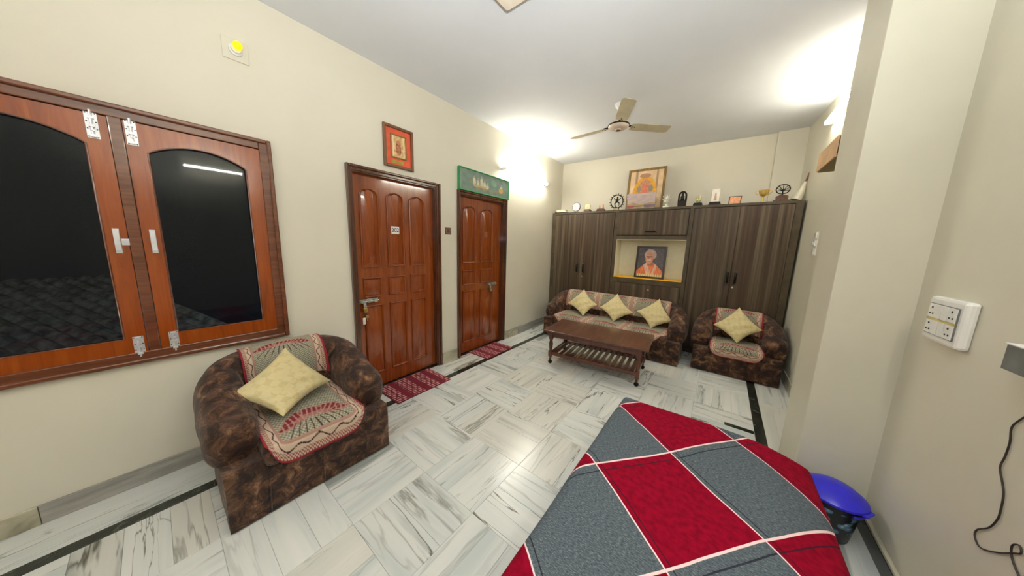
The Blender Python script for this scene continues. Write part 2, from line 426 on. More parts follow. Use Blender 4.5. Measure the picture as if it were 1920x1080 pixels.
for i in range(6):
    for j in range(-5, 10):
        sp = splits[rs.randrange(len(splits))]
        if (i, j) == (1, 1): sp = (.18, .2642)
        a = 0.0
        for k, wd in enumerate(sp):
            mx, my = x0+i*P, y0+j*P
            if (i+j) % 2 == 0: tile(P, wd, mx+P/2, my+a+wd/2, 0, 'marble')
            else: tile(P, wd, mx+a+wd/2, my+P/2, 1, 'marble')
            a += wd
for k in range(8):
    L = .9; yy = -1.72+k*L+L/2
    tile(L, .29, -2.51, yy+.16, 1, 'marble')
    tile(L, .072, -2.328, yy, 1, 'green', name='dark_green_strip')
    tile(L, .072, .411, yy, 1, 'green', name='dark_green_strip')
    tile(L, .34, .617, yy-.1, 1, 'marble')
tile(.20, .055, .273, 2.915, 0, 'green', rise=.0006, name='dark_green_strip')
for yc, ln in ((1.565, .90), (2.80, .88)):
    tile(.13, ln, -2.72, yc, 0, 'green', rise=-.0003, name='threshold_strip')

# skirting boards
def skirt(name, label, x0, x1, segs, h, mats):
    r = thing(name, label, 'skirting', (0, 0, 0), kind='structure')
    for n, (a, b) in enumerate(segs):
        build('skirting_slab', MB().box(x0, x1, a+.001, b-.001, 0, h), M[mats[n % len(mats)]], r, bevel=.003)
skirt('baseboard_left', 'marble skirting slabs along the left wall', XL, XL+.016, [(-1.7, -.50), (-.50, .40), (.40, 1.06)], .105, ['skirt2', 'skirt', 'skirt'])
skirt('baseboard_left', 'cream marble skirting between and beyond the two doors', XL, XL+.016, [(2.075, 2.315), (3.295, 3.66), (3.66, 4.68)], .14, ['skirt2', 'skirt2', 'skirt'])
skirt('baseboard_right', 'cream marble skirting under the socket on the far right wall', XRF-.014, XRF, [(2.73, 3.9), (3.9, 4.66)], .14, ['skirt2'])
skirt('baseboard_right', 'dark skirting along the right wall beside the bin and bed', XRN-.018, XRN, [(-1.7, .9), (.9, 2.28)], .1, ['skirt2'])
r = thing('trim_1', 'dark stone face of the skirting beside the bin', 'trim', (0, 0, 0), kind='structure')
build('stone_strip', MB().box(XRN-.0215, XRN-.018, -1.7, 2.28, 0, .086), M['green'], r)

# ------------------------------------------------------------------ window
def rect_ring(mb, x0, x1, y0, y1, z0, z1, w, bottom=True):
    mb.box(x0, x1, y0, y0+w, z0, z1); mb.box(x0, x1, y1-w, y1, z0, z1)
    mb.box(x0, x1, y0+w, y1-w, z1-w, z1)
    if bottom: mb.box(x0, x1, y0+w, y1-w, z0, z0+w)
win = thing('window_1', 'wide varnished wooden casement window with arched dark panes', 'window', (XL, 0, 1.46), kind='structure')
Y0, Y1, Z0, Z1 = -.71, .588, .755, 2.175
mb = MB(); rect_ring(mb, XL-.06, XL+.018, Y0+.018, Y1-.018, Z0+.018, Z1-.018, .048)
mb.box(XL-.06, XL+.014, -.074, -.03, Z0+.06, Z1-.06)
build('window_frame', mb, M['winframe'], win, world=True, bevel=.004)
mb = MB(); rect_ring(mb, XL-.01, XL+.034, Y0, Y1, Z0, Z1, .026)
build('moulding', mb, M['winframe'], win, world=True, bevel=.007)
def sash(ya, yb, pa, pb, zs, arch):
    z0, z1 = .818, 2.106; pz0, pz1 = .905, 1.957
    mb = MB(); xa, xb = XL-.03, XL+.006
    mb.box(xa, xb, ya, pa, z0, z1); mb.box(xa, xb, pb, yb, z0, z1); mb.box(xa, xb, pa, pb, z0, pz0)
    n = 18; pts = [(pa+(pb-pa)*k/n, pz1+arch*math.sin(PI*k/n)**.8) for k in range(n+1)]
    for k in range(n):
        (a, za), (b, zb) = pts[k], pts[k+1]
        mb.add([(x, y, z) for x in (xa, xb) for y, z in ((a, za), (b, zb), (b, z1), (a, z1))],
               [(0,1,2,3), (4,7,6,5), (0,4,5,1), (2,6,7,3)])
    s = build('sash', mb, M['sash'], win, world=True)
    path = [(xb-.004, pa, pz0), (xb-.004, pa, pz1)]+[(xb-.004, y, z) for y, z in pts[1:-1]]+[(xb-.004, pb, pz1), (xb-.004, pb, pz0)]
    mb = MB().tube(path, .006, 6, closed=True); build('glazing_bead', mb, M['winframe'], s, world=True, smooth=True)
    poly = [(pa-.01, pz0-.01), (pb+.01, pz0-.01), (pb+.01, pz1+.01)]+[(y, z+.012) for y, z in pts[::-1][1:-1]]+[(pa-.01, pz1+.01)]
    me = MB().prism(poly, 0, XL-.016, XL-.0155)
    build('pane', me, M['glassy'], s, world=True)
sash(-.028, .524, .042, .447, 0, .07)
sash(-.655, -.076, -.575, -.150, 0, .07)
def bolt(y, z0, z1, top):
    mb = MB(); x = XL+.006
    mb.box(x, x+.003, y-.019, y+.019, z0, z1)
    zz = (z0 if top else z1); d = 1 if top else -1
    mb.tube([(x+.008, y, z0+.004), (x+.008, y, z1-.004)], .0055, 8)
    for q in (.012, .06, .1):
        mb.box(x, x+.015, y-.010, y+.010, zz+d*q-.006, zz+d*q+.006)
    mb.tube([(x+.008, y, zz+d*.035), (x+.03, y+.004, zz+d*.035)], .004, 6)
    b = build('tower_bolt', mb, M['silver'], win, world=True, smooth='auto')
    for sy in (-.014, .014):
        for q in (.006, .045, .08, .12): build('screw', MB().ell((x+.004, y+sy, zz+d*q), (.002, .003, .003), 6, 4), M['black'], b, world=True)
bolt(-.122, 1.985, 2.125, True); bolt(-.003, 1.985, 2.125, True)
bolt(-.106, .79, .915, False); bolt(.024, .79, .915, False)
for y in (-.112, .010):
    mb = MB(); x = XL+.006
    mb.box(x, x+.003, y-.011, y+.011, 1.395, 1.53); mb.box(x, x+.022, y-.009, y+.009, 1.415, 1.425); mb.box(x, x+.022, y-.009, y+.009, 1.5, 1.51)
    mb.box(x+.018, x+.025, y-.010, y+.010, 1.41, 1.515)
    build('pull_handle', mb, M['silver'], win, world=True, bevel=.002)
mb = MB().box(XL+.006, XL+.010, -.10, -.068, 1.44, 1.475)
build('latch_plate', mb, M['silver'], win, world=True, bevel=.001)
# outside, seen dimly through the left pane
rf = thing('roof_sheet', 'dark ridged roof sheeting outside, dimly seen through the left pane', 'roof', (-3.6, -.6, .4))
mb = MB()
for k in range(37):
    y = -2.6+k*.085
    mb.prism([(y, 0), (y+.03, .022), (y+.055, .022), (y+.085, 0)], 0, -4.7, -3.05)
mb.v = [(x, y+(x+3.05)*.5, .62+z+(-3.05-x)*.28) for x, y, z in mb.v]
o = build('ridged_sheet', mb, M['roof'], rf, world=True)

# ------------------------------------------------------------------ doors
def arch_panel(pts_rect, arch):
    y0, y1, z0, z1 = pts_rect
    if not arch: return [(y0, z0), (y1, z0), (y1, z1), (y0, z1)]
    n = 10; return [(y0, z0), (y1, z0)]+[((y0+y1)/2+(y1-y0)/2*math.cos(PI*k/n), z1+arch*math.sin(PI*k/n)) for k in range(n+1)]
def raised(mb, poly, x, d, inset):
    cx = sum(p[0] for p in poly)/len(poly); cz = sum(p[1] for p in poly)/len(poly)
    hy = max(p[0] for p in poly)-cx; hz = max(abs(p[1]-cz) for p in poly)
    def sh(p, k): return (cx+(p[0]-cx)*(1-k/hy), cz+(p[1]-cz)*(1-k/hz))
    r = [[(x-.004, *p) for p in poly], [(x+.015, *p) for p in poly], [(x+.019, *sh(p, .007)) for p in poly], [(x+.014, *sh(p, .013)) for p in poly],
         [(x+.0005, *sh(p, .016)) for p in poly], [(x+.0005, *sh(p, .024)) for p in poly],
         [(x+.013, *sh(p, inset)) for p in poly]]
    n = len(poly); vs = sum(r, []); fs = []
    for i in range(len(r)-1):
        for k in range(n): fs.append((i*n+k, i*n+(k+1) % n, (i+1)*n+(k+1) % n, (i+1)*n+k))
    fs.append(tuple(range((len(r)-1)*n, len(r)*n))); mb.add(vs, fs)
def make_door(name, label, ya, yb, zt, cols, xl):
    d = thing(name, label, 'door', (XL, (ya+yb)/2, 0), kind='structure')
    mb = MB(); rect_ring(mb, XL-.005, XL+.036, ya, yb, 0, zt, .024, False)
    build('moulding', mb, M['doorframe'], d, world=True, bevel=.007)
    mb = MB(); rect_ring(mb, XL-.12, XL+.02, ya+.016, yb-.016, 0, zt-.016, .032, False)
    build('door_frame', mb, M['doorframe'], d, world=True, bevel=.004)
    mb = MB(); rect_ring(mb, XL-.12, XL+.006, ya+.044, yb-.044, 0, zt-.044, .014, False)
    build('jamb', mb, M['doorframe'], d, world=True, bevel=.003)
    leaf = build('door_leaf', MB().box(xl-.04, xl, ya+.052, yb-.052, .008, zt-.052), M['door'], d, world=True)
    for (y0, y1) in cols:
        for z0, z1, ar in ((1.25, 1.915, .065), (.955, 1.15, 0), (.155, .875, 0)):
            mb = MB(); raised(mb, arch_panel((y0, y1, z0, z1), ar), xl, 1, .045)
            build('raised_panel', mb, M['door'], leaf, world=True, smooth='auto')
    return d
xl = XL-.052
d1 = make_door('door_1', 'varnished panelled door bearing the number 202, three panels wide', 1.073, 2.058, 2.157, [(1.195, 1.375), (1.452, 1.635), (1.70, 1.885)], xl)
d2 = make_door('door_2', 'varnished panelled door under the green artwork, two panels wide', 2.322, 3.276, 2.15, [(2.46, 2.695), (2.79, 3.035)], xl)
def text(parent, s, size, loc, mat, name='lettering'):
    cu = bpy.data.curves.new(name, 'FONT'); cu.body = s; cu.size = size; cu.align_x = 'CENTER'; cu.align_y = 'CENTER'; cu.extrude = .0006; cu.offset = size*.02
    o = bpy.data.objects.new(name, cu); C.objects.link(o); cu.materials.append(mat); o.parent = parent
    o.location = Vector(loc)-parent_world(parent); o.rotation_euler = (PI/2, 0, PI/2); return o
pl = build('number_plate', MB().box(xl+.012, xl+.016, 1.492, 1.578, 1.578, 1.655), M['white2'], d1, world=True, bevel=.001)
text(pl, '202', .052, (xl+.0163, 1.535, 1.617), M['holes'])
build('number_plate', MB().box(xl+.012, xl+.016, 2.862, 2.92, 1.60, 1.672), plain('pinkish_plate', (150, 92, 72), .4), d2, world=True, bevel=.001)
def latch(parent, ya, yb, z):
    mb = MB(); x = xl+.018
    mb.tube([(x+.014, ya, z), (x+.014, yb, z)], .0075, 10)
    for q in (.12, .45, .8): mb.box(x-.006, x+.024, ya+(yb-ya)*q-.011, ya+(yb-ya)*q+.011, z-.014, z+.014)
    mb.box(x-.006, x-.002, ya, yb, z-.02, z+.02)
    mb.box(x+.012, x+.017, ya+(yb-ya)*.25-.012, ya+(yb-ya)*.25+.012, z-.07, z)
    return build('door_latch', mb, M['chrome'], parent, world=True, smooth='auto')
latch(d1, 1.14, 1.325, .925); latch(d2, 2.93, 3.12, .925)
def padlock(label, y, z, keys=True):
    t = thing('padlock', label, 'padlock', (xl+.036, y, z))
    body = build('lock_body', MB().box(-.010, .012, -.02, .02, -.045, 0), M['brass'] if keys else M['chrome'], t, bevel=.004)
    mb = MB().tube([(0, -.013, 0), (0, -.013, .022), (0, -.007, .033), (0, .007, .033), (0, .013, .022), (0, .013, 0)], .004, 8)
    build('shackle', mb, M['chrome'], t, smooth=True)
    if keys:
        mb = MB().tube([(0.004, .010*math.sin(a), -.062+.014*math.cos(a)) for a in [k*PI/6 for k in range(12)]], .0015, 6, closed=True)
        build('key_ring', mb, M['chrome'], t, smooth=True)
        mb = MB(); mb.lathe([(.016, -.002), (.016, .002)], 12); mb.xf(Matrix.Translation((.004, .012, -.09)) @ Matrix.Rotation(PI/2, 4, 'Y')); mb.box(.003, .006, .009, .015, -.13, -.10)
        build('key', mb, M['brass'], t)
        mb = MB().box(.002, .007, -.03, -.004, -.16, -.095); build('key_tag', mb, M['white'], t, bevel=.003)
    return t
padlock('brass padlock with keys hanging from the latch of door 202', 1.188, .865)
padlock('small steel padlock on the latch of the door under the green artwork', 2.985, .862, False)

# wall plate between the doors
t = thing('wall_plate', 'small brown square plate on the wall between the two doors', 'sign', (XL, 2.184, 1.645))
build('plate', MB().box(0, .006, -.045, .045, -.04, .04), plain('brown_plate', (112, 80, 66), .4, var=.15, vs=60), t, bevel=.002)
mb = MB(); rect_ring(mb, .006, .008, -.032, .032, -.028, .028, .006); build('border', mb, plain('plate_border', (158, 128, 108), .4), t)

# ------------------------------------------------------------------ night lamp
t = thing('night_lamp', 'glowing yellow bulb on a white wall socket above the window', 'lamp', (XL, .462, 2.69))
build('socket_plate', MB().box(0, .008, -.063, .063, -.062, .062), M['wall'], t, bevel=.004)
mb = MB().lathe([(.034, 0), (.034, .012), (.026, .016), (.024, .03)], 20); mb.xf(Matrix.Translation((.008, 0, 0)) @ Matrix.Rotation(PI/2, 4, 'Y'))
build('bulb_holder', mb, M['white'], t, smooth='auto')
for s in (-1, 1): build('screw', MB().ell((.014, s*.026, -.004), (.004, .0045, .0045), 8, 6), M['black'], t)
mb = MB().ell((.056, .004, .010), (.028, .024, .024), 20, 14); build('bulb', mb, M['bulb'], t, smooth=True)

# ------------------------------------------------------------------ tube lights
def tube_light(label, x, yc, L, z, side, mat, r=.014, rz=0):
    t = thing('tube_light', label, 'light', (x, yc, z), rz)
    s = side
    build('batten', MB().box(min(0, s*.035), max(0, s*.035), -L/2, L/2, -.018, .018), M['white'], t, bevel=.004)
    for q in (-1, 1):
        build('end_holder', MB().box(min(s*.02, s*.085), max(s*.02, s*.085), q*(L/2-.004)-.012, q*(L/2-.004)+.012, -.02, .02), M['white'], t, bevel=.004)
    mb = MB().tube([(s*.062, -L/2+.012, 0), (s*.062, L/2-.012, 0)], r, 14)
    build('tube', mb, mat, t, smooth=True)
tube_light('lit fluorescent tube on the left wall beyond the green artwork', XL, 3.74, 1.18, 2.565, 1, M['tubel'], .022)
tube_light('short lit tube on the near right wall, seen mirrored in the right window pane', XRN, .675, .62, 2.47, -1, M['tube'])
tube_light('unseen lit tube added on the wall behind the bed as fill light', -1.0, YB, 1.2, 2.5, 1, M['tubeb'], rz=PI/2)  # added tube out of view, brightens the near room and pillar front
tube_light('lit tube high on the right wall, half hidden behind the pillar', XRF+.01, 3.74, 1.12, 2.81, -1, M['tuber'], .022)

# ------------------------------------------------------------------ pictures on the left wall
def blobs(items, bg):
    """items: (cx, cy, rx, ry, colour, softness)"""
    def f(u, v):
        c = list(bg(u, v) if callable(bg) else bg)
        for cx, cy, rx, ry, col, sf in items:
            d = math.sqrt(((u-cx)/rx)**2+((v-cy)/ry)**2); a = max(0, min(1, (1-d)/sf+.5)) if sf else float(d < 1)
            c = [c[k]*(1-a)+col[k]*a for k in range(3)]
        return c
    return f
rn = random.Random(3)
pic = thing('framed_picture', 'framed gilt picture on an orange mount hung above the door numbered 202', 'picture', (XL, 1.574, 2.405), 0)
mb = MB(); rect_ring(mb, 0, .028, -.155, .155, -.19, .19, .026); build('frame', mb, M['frame_brown'], pic, bevel=.005)
build('mount', MB().box(.002, .010, -.13, .13, -.165, .165), M['orange'], pic)
mb = MB(); rect_ring(mb, .010, .018, -.085, .082, -.10, .118, .012); build('inner_frame', mb, M['frame_gold'], pic, bevel=.002)
def gilt(u, v):
    n = mnoise.noise(Vector((u*7, v*9, 1)))
    c = [214+n*30, 176+n*38, 116+n*40]
    if ((u-.5)/.2)**2+((v-.45)/.36)**2 < 1: c = [170+n*60, 104+n*60, 66+n*40]
    if ((u-.5)/.09)**2+((v-.7)/.1)**2 < 1: c = [196, 128, 84]
    if abs(u-.12) < .04 or abs(u-.88) < .04: c = [232, 212, 168]
    return c
grid('gilt_print', 40, 50, lambda u, v: (.012, -.074+.146*u, -.09+.198*v), M['pic'], pic, gilt)
build('caption_plate', MB().box(.010, .012, -.08, .05, -.15, -.118), plain('olive_gilt', (176, 150, 52), .4), pic)

gp = thing('green_framed_artwork', 'long green-rimmed picture of pale figures in a boat, resting above the second door', 'picture', (XL, 2.81, 2.285))
mb = MB(); rect_ring(mb, 0, .045, -.48, .478, -.135, .135, .014); build('frame', mb, plain('bright_green_edge', (44, 150, 84), .2, coat=.5, var=.04), gp, bevel=.004)
def boat(u, v):
    n = mnoise.noise(Vector((u*14, v*5, 2))); c = [120+n*14, 142+n*12, 128+n*10]
    hull = .26+.35*(abs(u-.52)/.38)**3
    if abs(u-.52) < .36 and hull-.11 < v < hull: c = [146+n*30, 140+n*20, 122]
    for cx, h in ((.26, .5), (.33, .42), (.40, .56), (.46, .4), (.52, .3), (.83, .42)):
        e = ((u-cx)/.028)**2+((v-(.26+h*.45))/(h*.46))**2
        if e < 1: c = [206+n*30, 200+n*26, 184]; 
        if ((u-cx)/.014)**2+((v-(.24+h*.98))/.07)**2 < 1: c = [176, 160, 136]
    if ((u-.82)/.05)**2+((v-.36)/.14)**2 < 1: c = [212, 170, 96]
    if .24 < u < .5 and .26 < v < .36: c = [200, 170, 110]
    if ((u-.66)/.07)**2+((v-.66)/.17)**2 < 1: c = [126+n*20, 164+n*16, 142]
    return c
grid('boat_print', 130, 40, lambda u, v: (.036, -.468+.934*u, -.123+.246*v), M['pic'], gp, boat)

# ------------------------------------------------------------------ wardrobe
YF, ZT = 4.68, 2.115
wd = thing('wardrobe', 'wall-wide dark laminate wardrobe with a lit cream display niche', 'wardrobe', (-.995, YF, 0))
mb = MB()
mb.box(XL+.004, .672, YF, 4.985, ZT-.035, ZT)                      # top board
for a, b in ((XL+.004, -2.575), (-1.49, -1.435), (-.452, -.40), (.602, .672)): mb.box(a, b, YF, 4.985, 0, ZT-.035)
mb.box(-1.435, -.452, YF, 4.985, 1.645, 1.705); mb.box(-1.435, -.452, YF, 4.985, .945, 1.03); mb.box(XL+.004, .655, YF+.01, 4.985, 0, .08)
mb.box(XL+.02, .64, 4.955, 4.985, .08, ZT-.04)
build('carcass', mb, M['lamframe'], wd, world=True, bevel=.002)
def wdoor(x0, x1, z0, z1): return build('door', MB().box(x0+.0018, x1-.0018, YF-.012, YF+.010, z0+.003, z1-.003), M['lam'], wd, world=True, bevel=.0015)
da, db = wdoor(-2.573, -2.034, .085, ZT-.04), wdoor(-2.034, -1.492, .085, ZT-.04)
dc, dd = wdoor(-.398, .100, .085, ZT-.04), wdoor(.100, .600, .085, ZT-.04)
flap = wdoor(-1.433, -.454, 1.708, ZT-.04); low = wdoor(-1.433, -.454, .085, .943)
def pull(par, x, z, vert=True):
    y = YF-.012; h = .075
    if vert: pts = [(x, y, z-h), (x, y-.022, z-h+.01), (x, y-.026, z), (x, y-.022, z+h-.01), (x, y, z+h)]
    else: pts = [(x-h, y, z), (x-h+.01, y-.022, z), (x, y-.026, z), (x+h-.01, y-.022, z), (x+h, y, z)]
    o = build('handle', MB().tube(pts, .012, 8), M['black'], par, world=True, smooth=True)
    for q in (-1, 1): build('handle_end', MB().ell((x, y-.01, z+q*h) if vert else (x+q*h, y-.01, z), (.009, .01, .009), 8, 6), M['chrome'], par, world=True, smooth=True)
pull(da, -2.095, 1.13); pull(db, -1.975, 1.13); pull(dc, .068, 1.15); pull(dd, .150, 1.15); pull(flap, -.933, 1.765, False)
def lock(par, x, z):
    mb = MB().lathe([(.013, 0), (.013, .006), (.009, .008)], 12); mb.xf(Matrix.Translation((x, YF-.012, z)) @ Matrix.Rotation(PI/2, 4, 'X'))
    build('lock', mb, M['chrome'], par, world=True, smooth='auto')
lock(db, -1.985, .98); lock(dd, .135, 1.02); lock(low, -.882, .86)
mb = MB().box(-1.43, -.457, 4.93, 4.95, 1.035, 1.64); mb.box(-1.434, -1.428, YF+.006, 4.95, 1.035, 1.64); mb.box(-.458, -.452, YF+.006, 4.95, 1.035, 1.64)
mb.box(-1.43, -.457, YF+.006, 4.95, 1.636, 1.644)
build('niche_lining', mb, M['niche'], wd, world=True)
build('niche_floor', MB().box(-1.433, -.454, YF-.004, 4.95, 1.026, 1.040), M['nichefloor'], wd, world=True)

# portrait in the niche
pt = thing('framed_portrait', 'dark-framed portrait of an elderly grey-haired man in orange cloth, in the niche', 'picture', (-.915, 4.77, 1.0405))
mb = MB()
rect_ring(mb, 0, .022, -.215, .215, 0, .505, .026)
mb.xf(Matrix.Rotation(-PI/2, 4, 'Z') )
TILT = Matrix.Rotation(math.radians(-7), 4, 'X')
mb.xf(TILT); build('frame', mb, M['frame_black'], pt, bevel=.004)
def man(u, v):
    n = mnoise.noise(Vector((u*9, v*11, 4))); n2 = mnoise.noise(Vector((u*26, v*6, 4)))
    c = [72+n*20, 66+n*18, 70+n*18]
    if v < .50-.9*(abs(u-.5)-.1 if abs(u-.5) > .1 else 0)**1.15:                   # shoulders under an orange cloth
        c = [214+n2*36, 112+n2*34, 62+n2*26]
        if abs(u-.42+.5*(v-.2)) < .09 or abs(u-.66-.3*(v-.2)) < .05: c = [206+n2*30, 164+n2*30, 140]
    if abs(u-.5) < .1 and .38 < v < .52: c = [150, 92, 66]
    if ((u-.48)/.225)**2+((v-.76)/.19)**2 < 1 and v > .6: c = [178+n*26, 150+n*22, 134+n*20]   # hair
    if ((u-.45)/.15)**2+((v-.64)/.205)**2 < 1: c = [196+n*16, 132+n*16, 100+n*12]             # face
    if ((u-.45)/.13)**2+((v-.69)/.02)**2 < 1: c = [70, 48, 42]                                  # spectacles
    if ((u-.43)/.02)**2+((v-.635)/.05)**2 < 1: c = [160, 98, 72]
    if ((u-.44)/.08)**2+((v-.575)/.022)**2 < 1: c = [208, 196, 186]                             # moustache
    if ((u-.44)/.05)**2+((v-.545)/.012)**2 < 1: c = [128, 64, 56]
    if v < .085: c = [222+n2*16, 196+n2*14, 136] if int(u*34) % 3 else [170, 130, 84]
    return c
grid('portrait_print', 70, 80, lambda u, v: tuple(TILT @ Vector((-.189+.378*u, -.010, .026+.453*v))), M['pic'], pt, man)

# ------------------------------------------------------------------ things on the wardrobe
YI = 4.775
def T(name, label, cat, x, y=YI): return thing(name, label, cat, (x, y, ZT))
t = T('book_stack', 'flat white book on a dark folder, left end of the wardrobe top', 'books', -2.50)
build('folder', MB().box(-.12, .11, -.07, .07, 0, .016), M['dark'], t, bevel=.002)
build('book', MB().box(-.09, .10, -.06, .06, .016, .036), M['white'], t, bevel=.002); build('book', MB().box(-.10, .08, -.055, .055, .036, .06), plain('cream_cover', (222, 212, 178), .5), t, bevel=.002)
t = T('round_plaque', 'round white plaque with a dark blue rim', 'plaque', -2.225)
R90 = Matrix.Rotation(PI/2, 4, 'X')
mb = MB().lathe([(.078, -.008), (.080, 0), (.078, .008)], 32); mb.xf(Matrix.Translation((0, 0, .10)) @ R90); build('rim', mb, plain('navy_rim', (60, 62, 96), .3), t, smooth='auto')
mb = MB().lathe([(.070, 0), (.069, .004)], 32); mb.xf(Matrix.Translation((0, -.0075, .10)) @ R90); build('plate_face', mb, plain('lilac_white', (226, 220, 226), .2, var=.02), t)
build('stand', MB().box(-.035, .035, -.02, .03, 0, .022), M['grey'], t, bevel=.004)
def pedestal(t, w, h, d=.05, mat='pedestal'):
    build('pedestal', MB().prism([(-w/2, 0), (w/2, 0), (w/2*.8, h), (-w/2*.8, h)], 1, -d, d), M[mat], t, bevel=.002)
t = T('trophy', 'small cream block award on a brown base, left of the orange figurines', 'trophy', -2.005)
pedestal(t, .115, .045); build('block', MB().prism([(-.045, .045), (.045, .045), (.05, .12), (.0, .14), (-.05, .125)], 1, -.015, .015), plain('cream_onyx', (236, 214, 158), .3), t, bevel=.006)
t = T('figurine', 'pair of small orange figurines on a dark brown base', 'figurine', -1.765)
pedestal(t, .14, .04)
for s, h in ((-.03, .07), (.03, .085)):
    mb = MB().lathe([(.02, .04), (.014, .04+h*.4), (.009, .04+h*.6), (.012, .04+h*.8), (.004, .04+h)], 10, (s, 0, 0)); build('figure', mb, plain('terracotta', (214, 146, 104), .5), t, smooth=True)
def limb(mb, pts, r): mb.tube(pts, r, 6)
t = T('dancer_statue', 'dark metal dancer inside a toothed ring on a low foot', 'statue', -1.51)
mb = MB().tube([(.098*math.sin(a), 0, .145+.105*math.cos(a)) for a in [k*2*PI/36 for k in range(36)]], .0085, 8, closed=True)
for k in range(17):
    a = 2*PI*k/17+PI; 
    if abs(a-PI) < .2: continue
    mb.tube([(.098*math.sin(a), 0, .145+.105*math.cos(a)), (.125*math.sin(a), 0, .145+.132*math.cos(a))], [.008, .004], 6)
build('ring', mb, M['dark'], t, smooth='auto')
mb = MB(); mb.ell((.008, 0, .205), (.014, .012, .016)); mb.ell((.004, 0, .165), (.018, .012, .028)); mb.ell((0, 0, .138), (.02, .013, .014))
limb(mb, [(.004, 0, .183), (-.035, -.004, .175), (-.05, 0, .205)], .006); limb(mb, [(.006, 0, .183), (.045, -.004, .178), (.062, 0, .2)], .006)
limb(mb, [(.004, 0, .18), (.035, -.012, .158), (-.03, -.014, .15)], .006)
limb(mb, [(.0, 0, .138), (-.034, -.006, .11), (-.012, 0, .06)], [.011, .009, .006]); limb(mb, [(.004, 0, .138), (.04, -.014, .125), (.045, -.01, .085), (.03, -.01, .075)], [.011, .009, .006, .005])
mb.ell((-.012, 0, .052), (.03, .016, .008)); build('dancer', mb, M['dark'], t, smooth=True)
build('foot', MB().prism([(-.05, 0), (.05, 0), (.036, .04), (-.036, .04)], 1, -.025, .025), plain('pale_stone', (176, 160, 128), .5), t, bevel=.004)
t = thing('framed_picture', 'large gold-framed picture of an orange-garlanded figure, leaning on the back wall', 'picture', (-1.13, 4.93, ZT))
mb = MB(); rect_ring(mb, 0, .022, -.278, .278, 0, .66, .035); mb.xf(Matrix.Rotation(-PI/2, 4, 'Z')); TL2 = Matrix.Rotation(math.radians(-5), 4, 'X'); mb.xf(TL2)
build('frame', mb, M['frame_gold'], t, bevel=.005)
def shrine(u, v):
    n = mnoise.noise(Vector((u*8, v*8, 9))); n2 = mnoise.noise(Vector((u*20, v*18, 3)))
    c = [222+n*18, 190+n*20, 150+n*20]
    if abs(u-.2) < .03 or abs(u-.82) < .03: c = [168, 136, 104]
    if ((u-.48)/.36)**2+((v-.42)/.42)**2 < 1: c = [222+n2*20, 160+n2*24, 44+n2*20]
    if ((u-.48)/.2)**2+((v-.52)/.25)**2 < 1: c = [196+n2*40, 140+n2*40, 108+n2*40]
    if ((u-.48)/.09)**2+((v-.5)/.17)**2 < 1: c = [214+n2*16, 116+n2*20, 86]
    if ((u-.46)/.17)**2+((v-.87)/.06)**2 < 1: c = [176, 130, 106]
    if ((u-.3)/.07)**2+((v-.52)/.09)**2 < 1 or ((u-.66)/.07)**2+((v-.52)/.09)**2 < 1: c = [150, 134, 118]
    if ((u-.44)/.2)**2+((v-.25)/.06)**2 < 1: c = [140+n2*60, 146+n2*60, 150+n2*60]
    return c
grid('print', 70, 76, lambda u, v: tuple(TL2 @ Vector((-.245+.49*u, -.012, .034+.592*v))), M['pic'], t, shrine)
t = T('panorama_frame', 'wide clear-edged mauve picture frame standing before the gold-framed picture', 'picture', -1.135)
build('block', MB().box(-.21, .208, -.004, .012, 0, .25), M['crystal'], t, bevel=.003)
def pano(u, v):
    n = mnoise.noise(Vector((u*6, v*8, 9))); c = [186+n*16, 164+n*16, 158+n*16]
    if v < .36+.05*math.sin(u*9): c = [170+n*26, 146+n*24, 106]
    if v < .26 and u > .62: c = [120+n*16, 96+n*16, 108]
    if v < .24 and u < .26: c = [148, 70, 74]
    if .14 < v < .22 and .25 < u < .7: c = [96, 70, 50]
    if v < .1: c = [150+n*30, 120+n*30, 96]
    return c
grid('print', 60, 36, lambda u, v: (-.203+.404*u, -.006, .006+.237*v), M['pic'], t, pano)
t = T('figurine', 'white filigree figurine standing right of the mauve picture frame', 'figurine', -.775)
mb = MB().lathe([(.05, 0), (.05, .02), (.03, .03), (.022, .06), (.034, .085), (.03, .11), (.014, .13), (.018, .15), (.012, .175), (.002, .19)], 14)
for k in range(7):
    a = -1.2+k*.4; limb(mb, [(0, 0, .09), (.05*math.sin(a), -.008, .10+.06*math.cos(a)), (.08*math.sin(a), 0, .11+.10*math.cos(a))], [.008, .006, .004])
build('figure', mb, plain('silvered_white', (214, 210, 194), .3, .3), t, smooth='auto')
t = T('idol_statue', 'black carved idol under a rounded arch', 'statue', -.575)
mb = MB().prism([(-.05, 0), (.05, 0), (.055, .09), (-.055, .09)], 1, -.03, .03)
build('pedestal', mb, M['dark'], t, bevel=.006)
mb = MB().tube([(-.045, 0, .08)]+[(.045*-math.cos(a), 0, .16+.055*math.sin(a)) for a in [k*PI/8 for k in range(9)]]+[(.045, 0, .08)], .012, 8)
build('arch', mb, M['dark'], t, smooth=True)
mb = MB().lathe([(.03, .085), (.022, .12), (.026, .15), (.012, .165), (.017, .185), (.004, .205)], 12); build('figure', mb, M['dark'], t, smooth=True)
t = T('trophy', 'small pale gold leafy award on a black base', 'trophy', -.378)
pedestal(t, .12, .045, .04, 'black')
mb = MB()
for k in range(6):
    a = -1.0+k*.4; limb(mb, [(0, 0, .045), (.03*math.sin(a), 0, .09), (.045*math.sin(a), 0, .10+.05*math.cos(a))], [.013, .010, .003])
build('leaves', mb, plain('pale_gold', (206, 198, 140), .3, .4), t, smooth=True)
t = T('trophy', 'upright clear crystal block award on a black base', 'trophy', -.185)
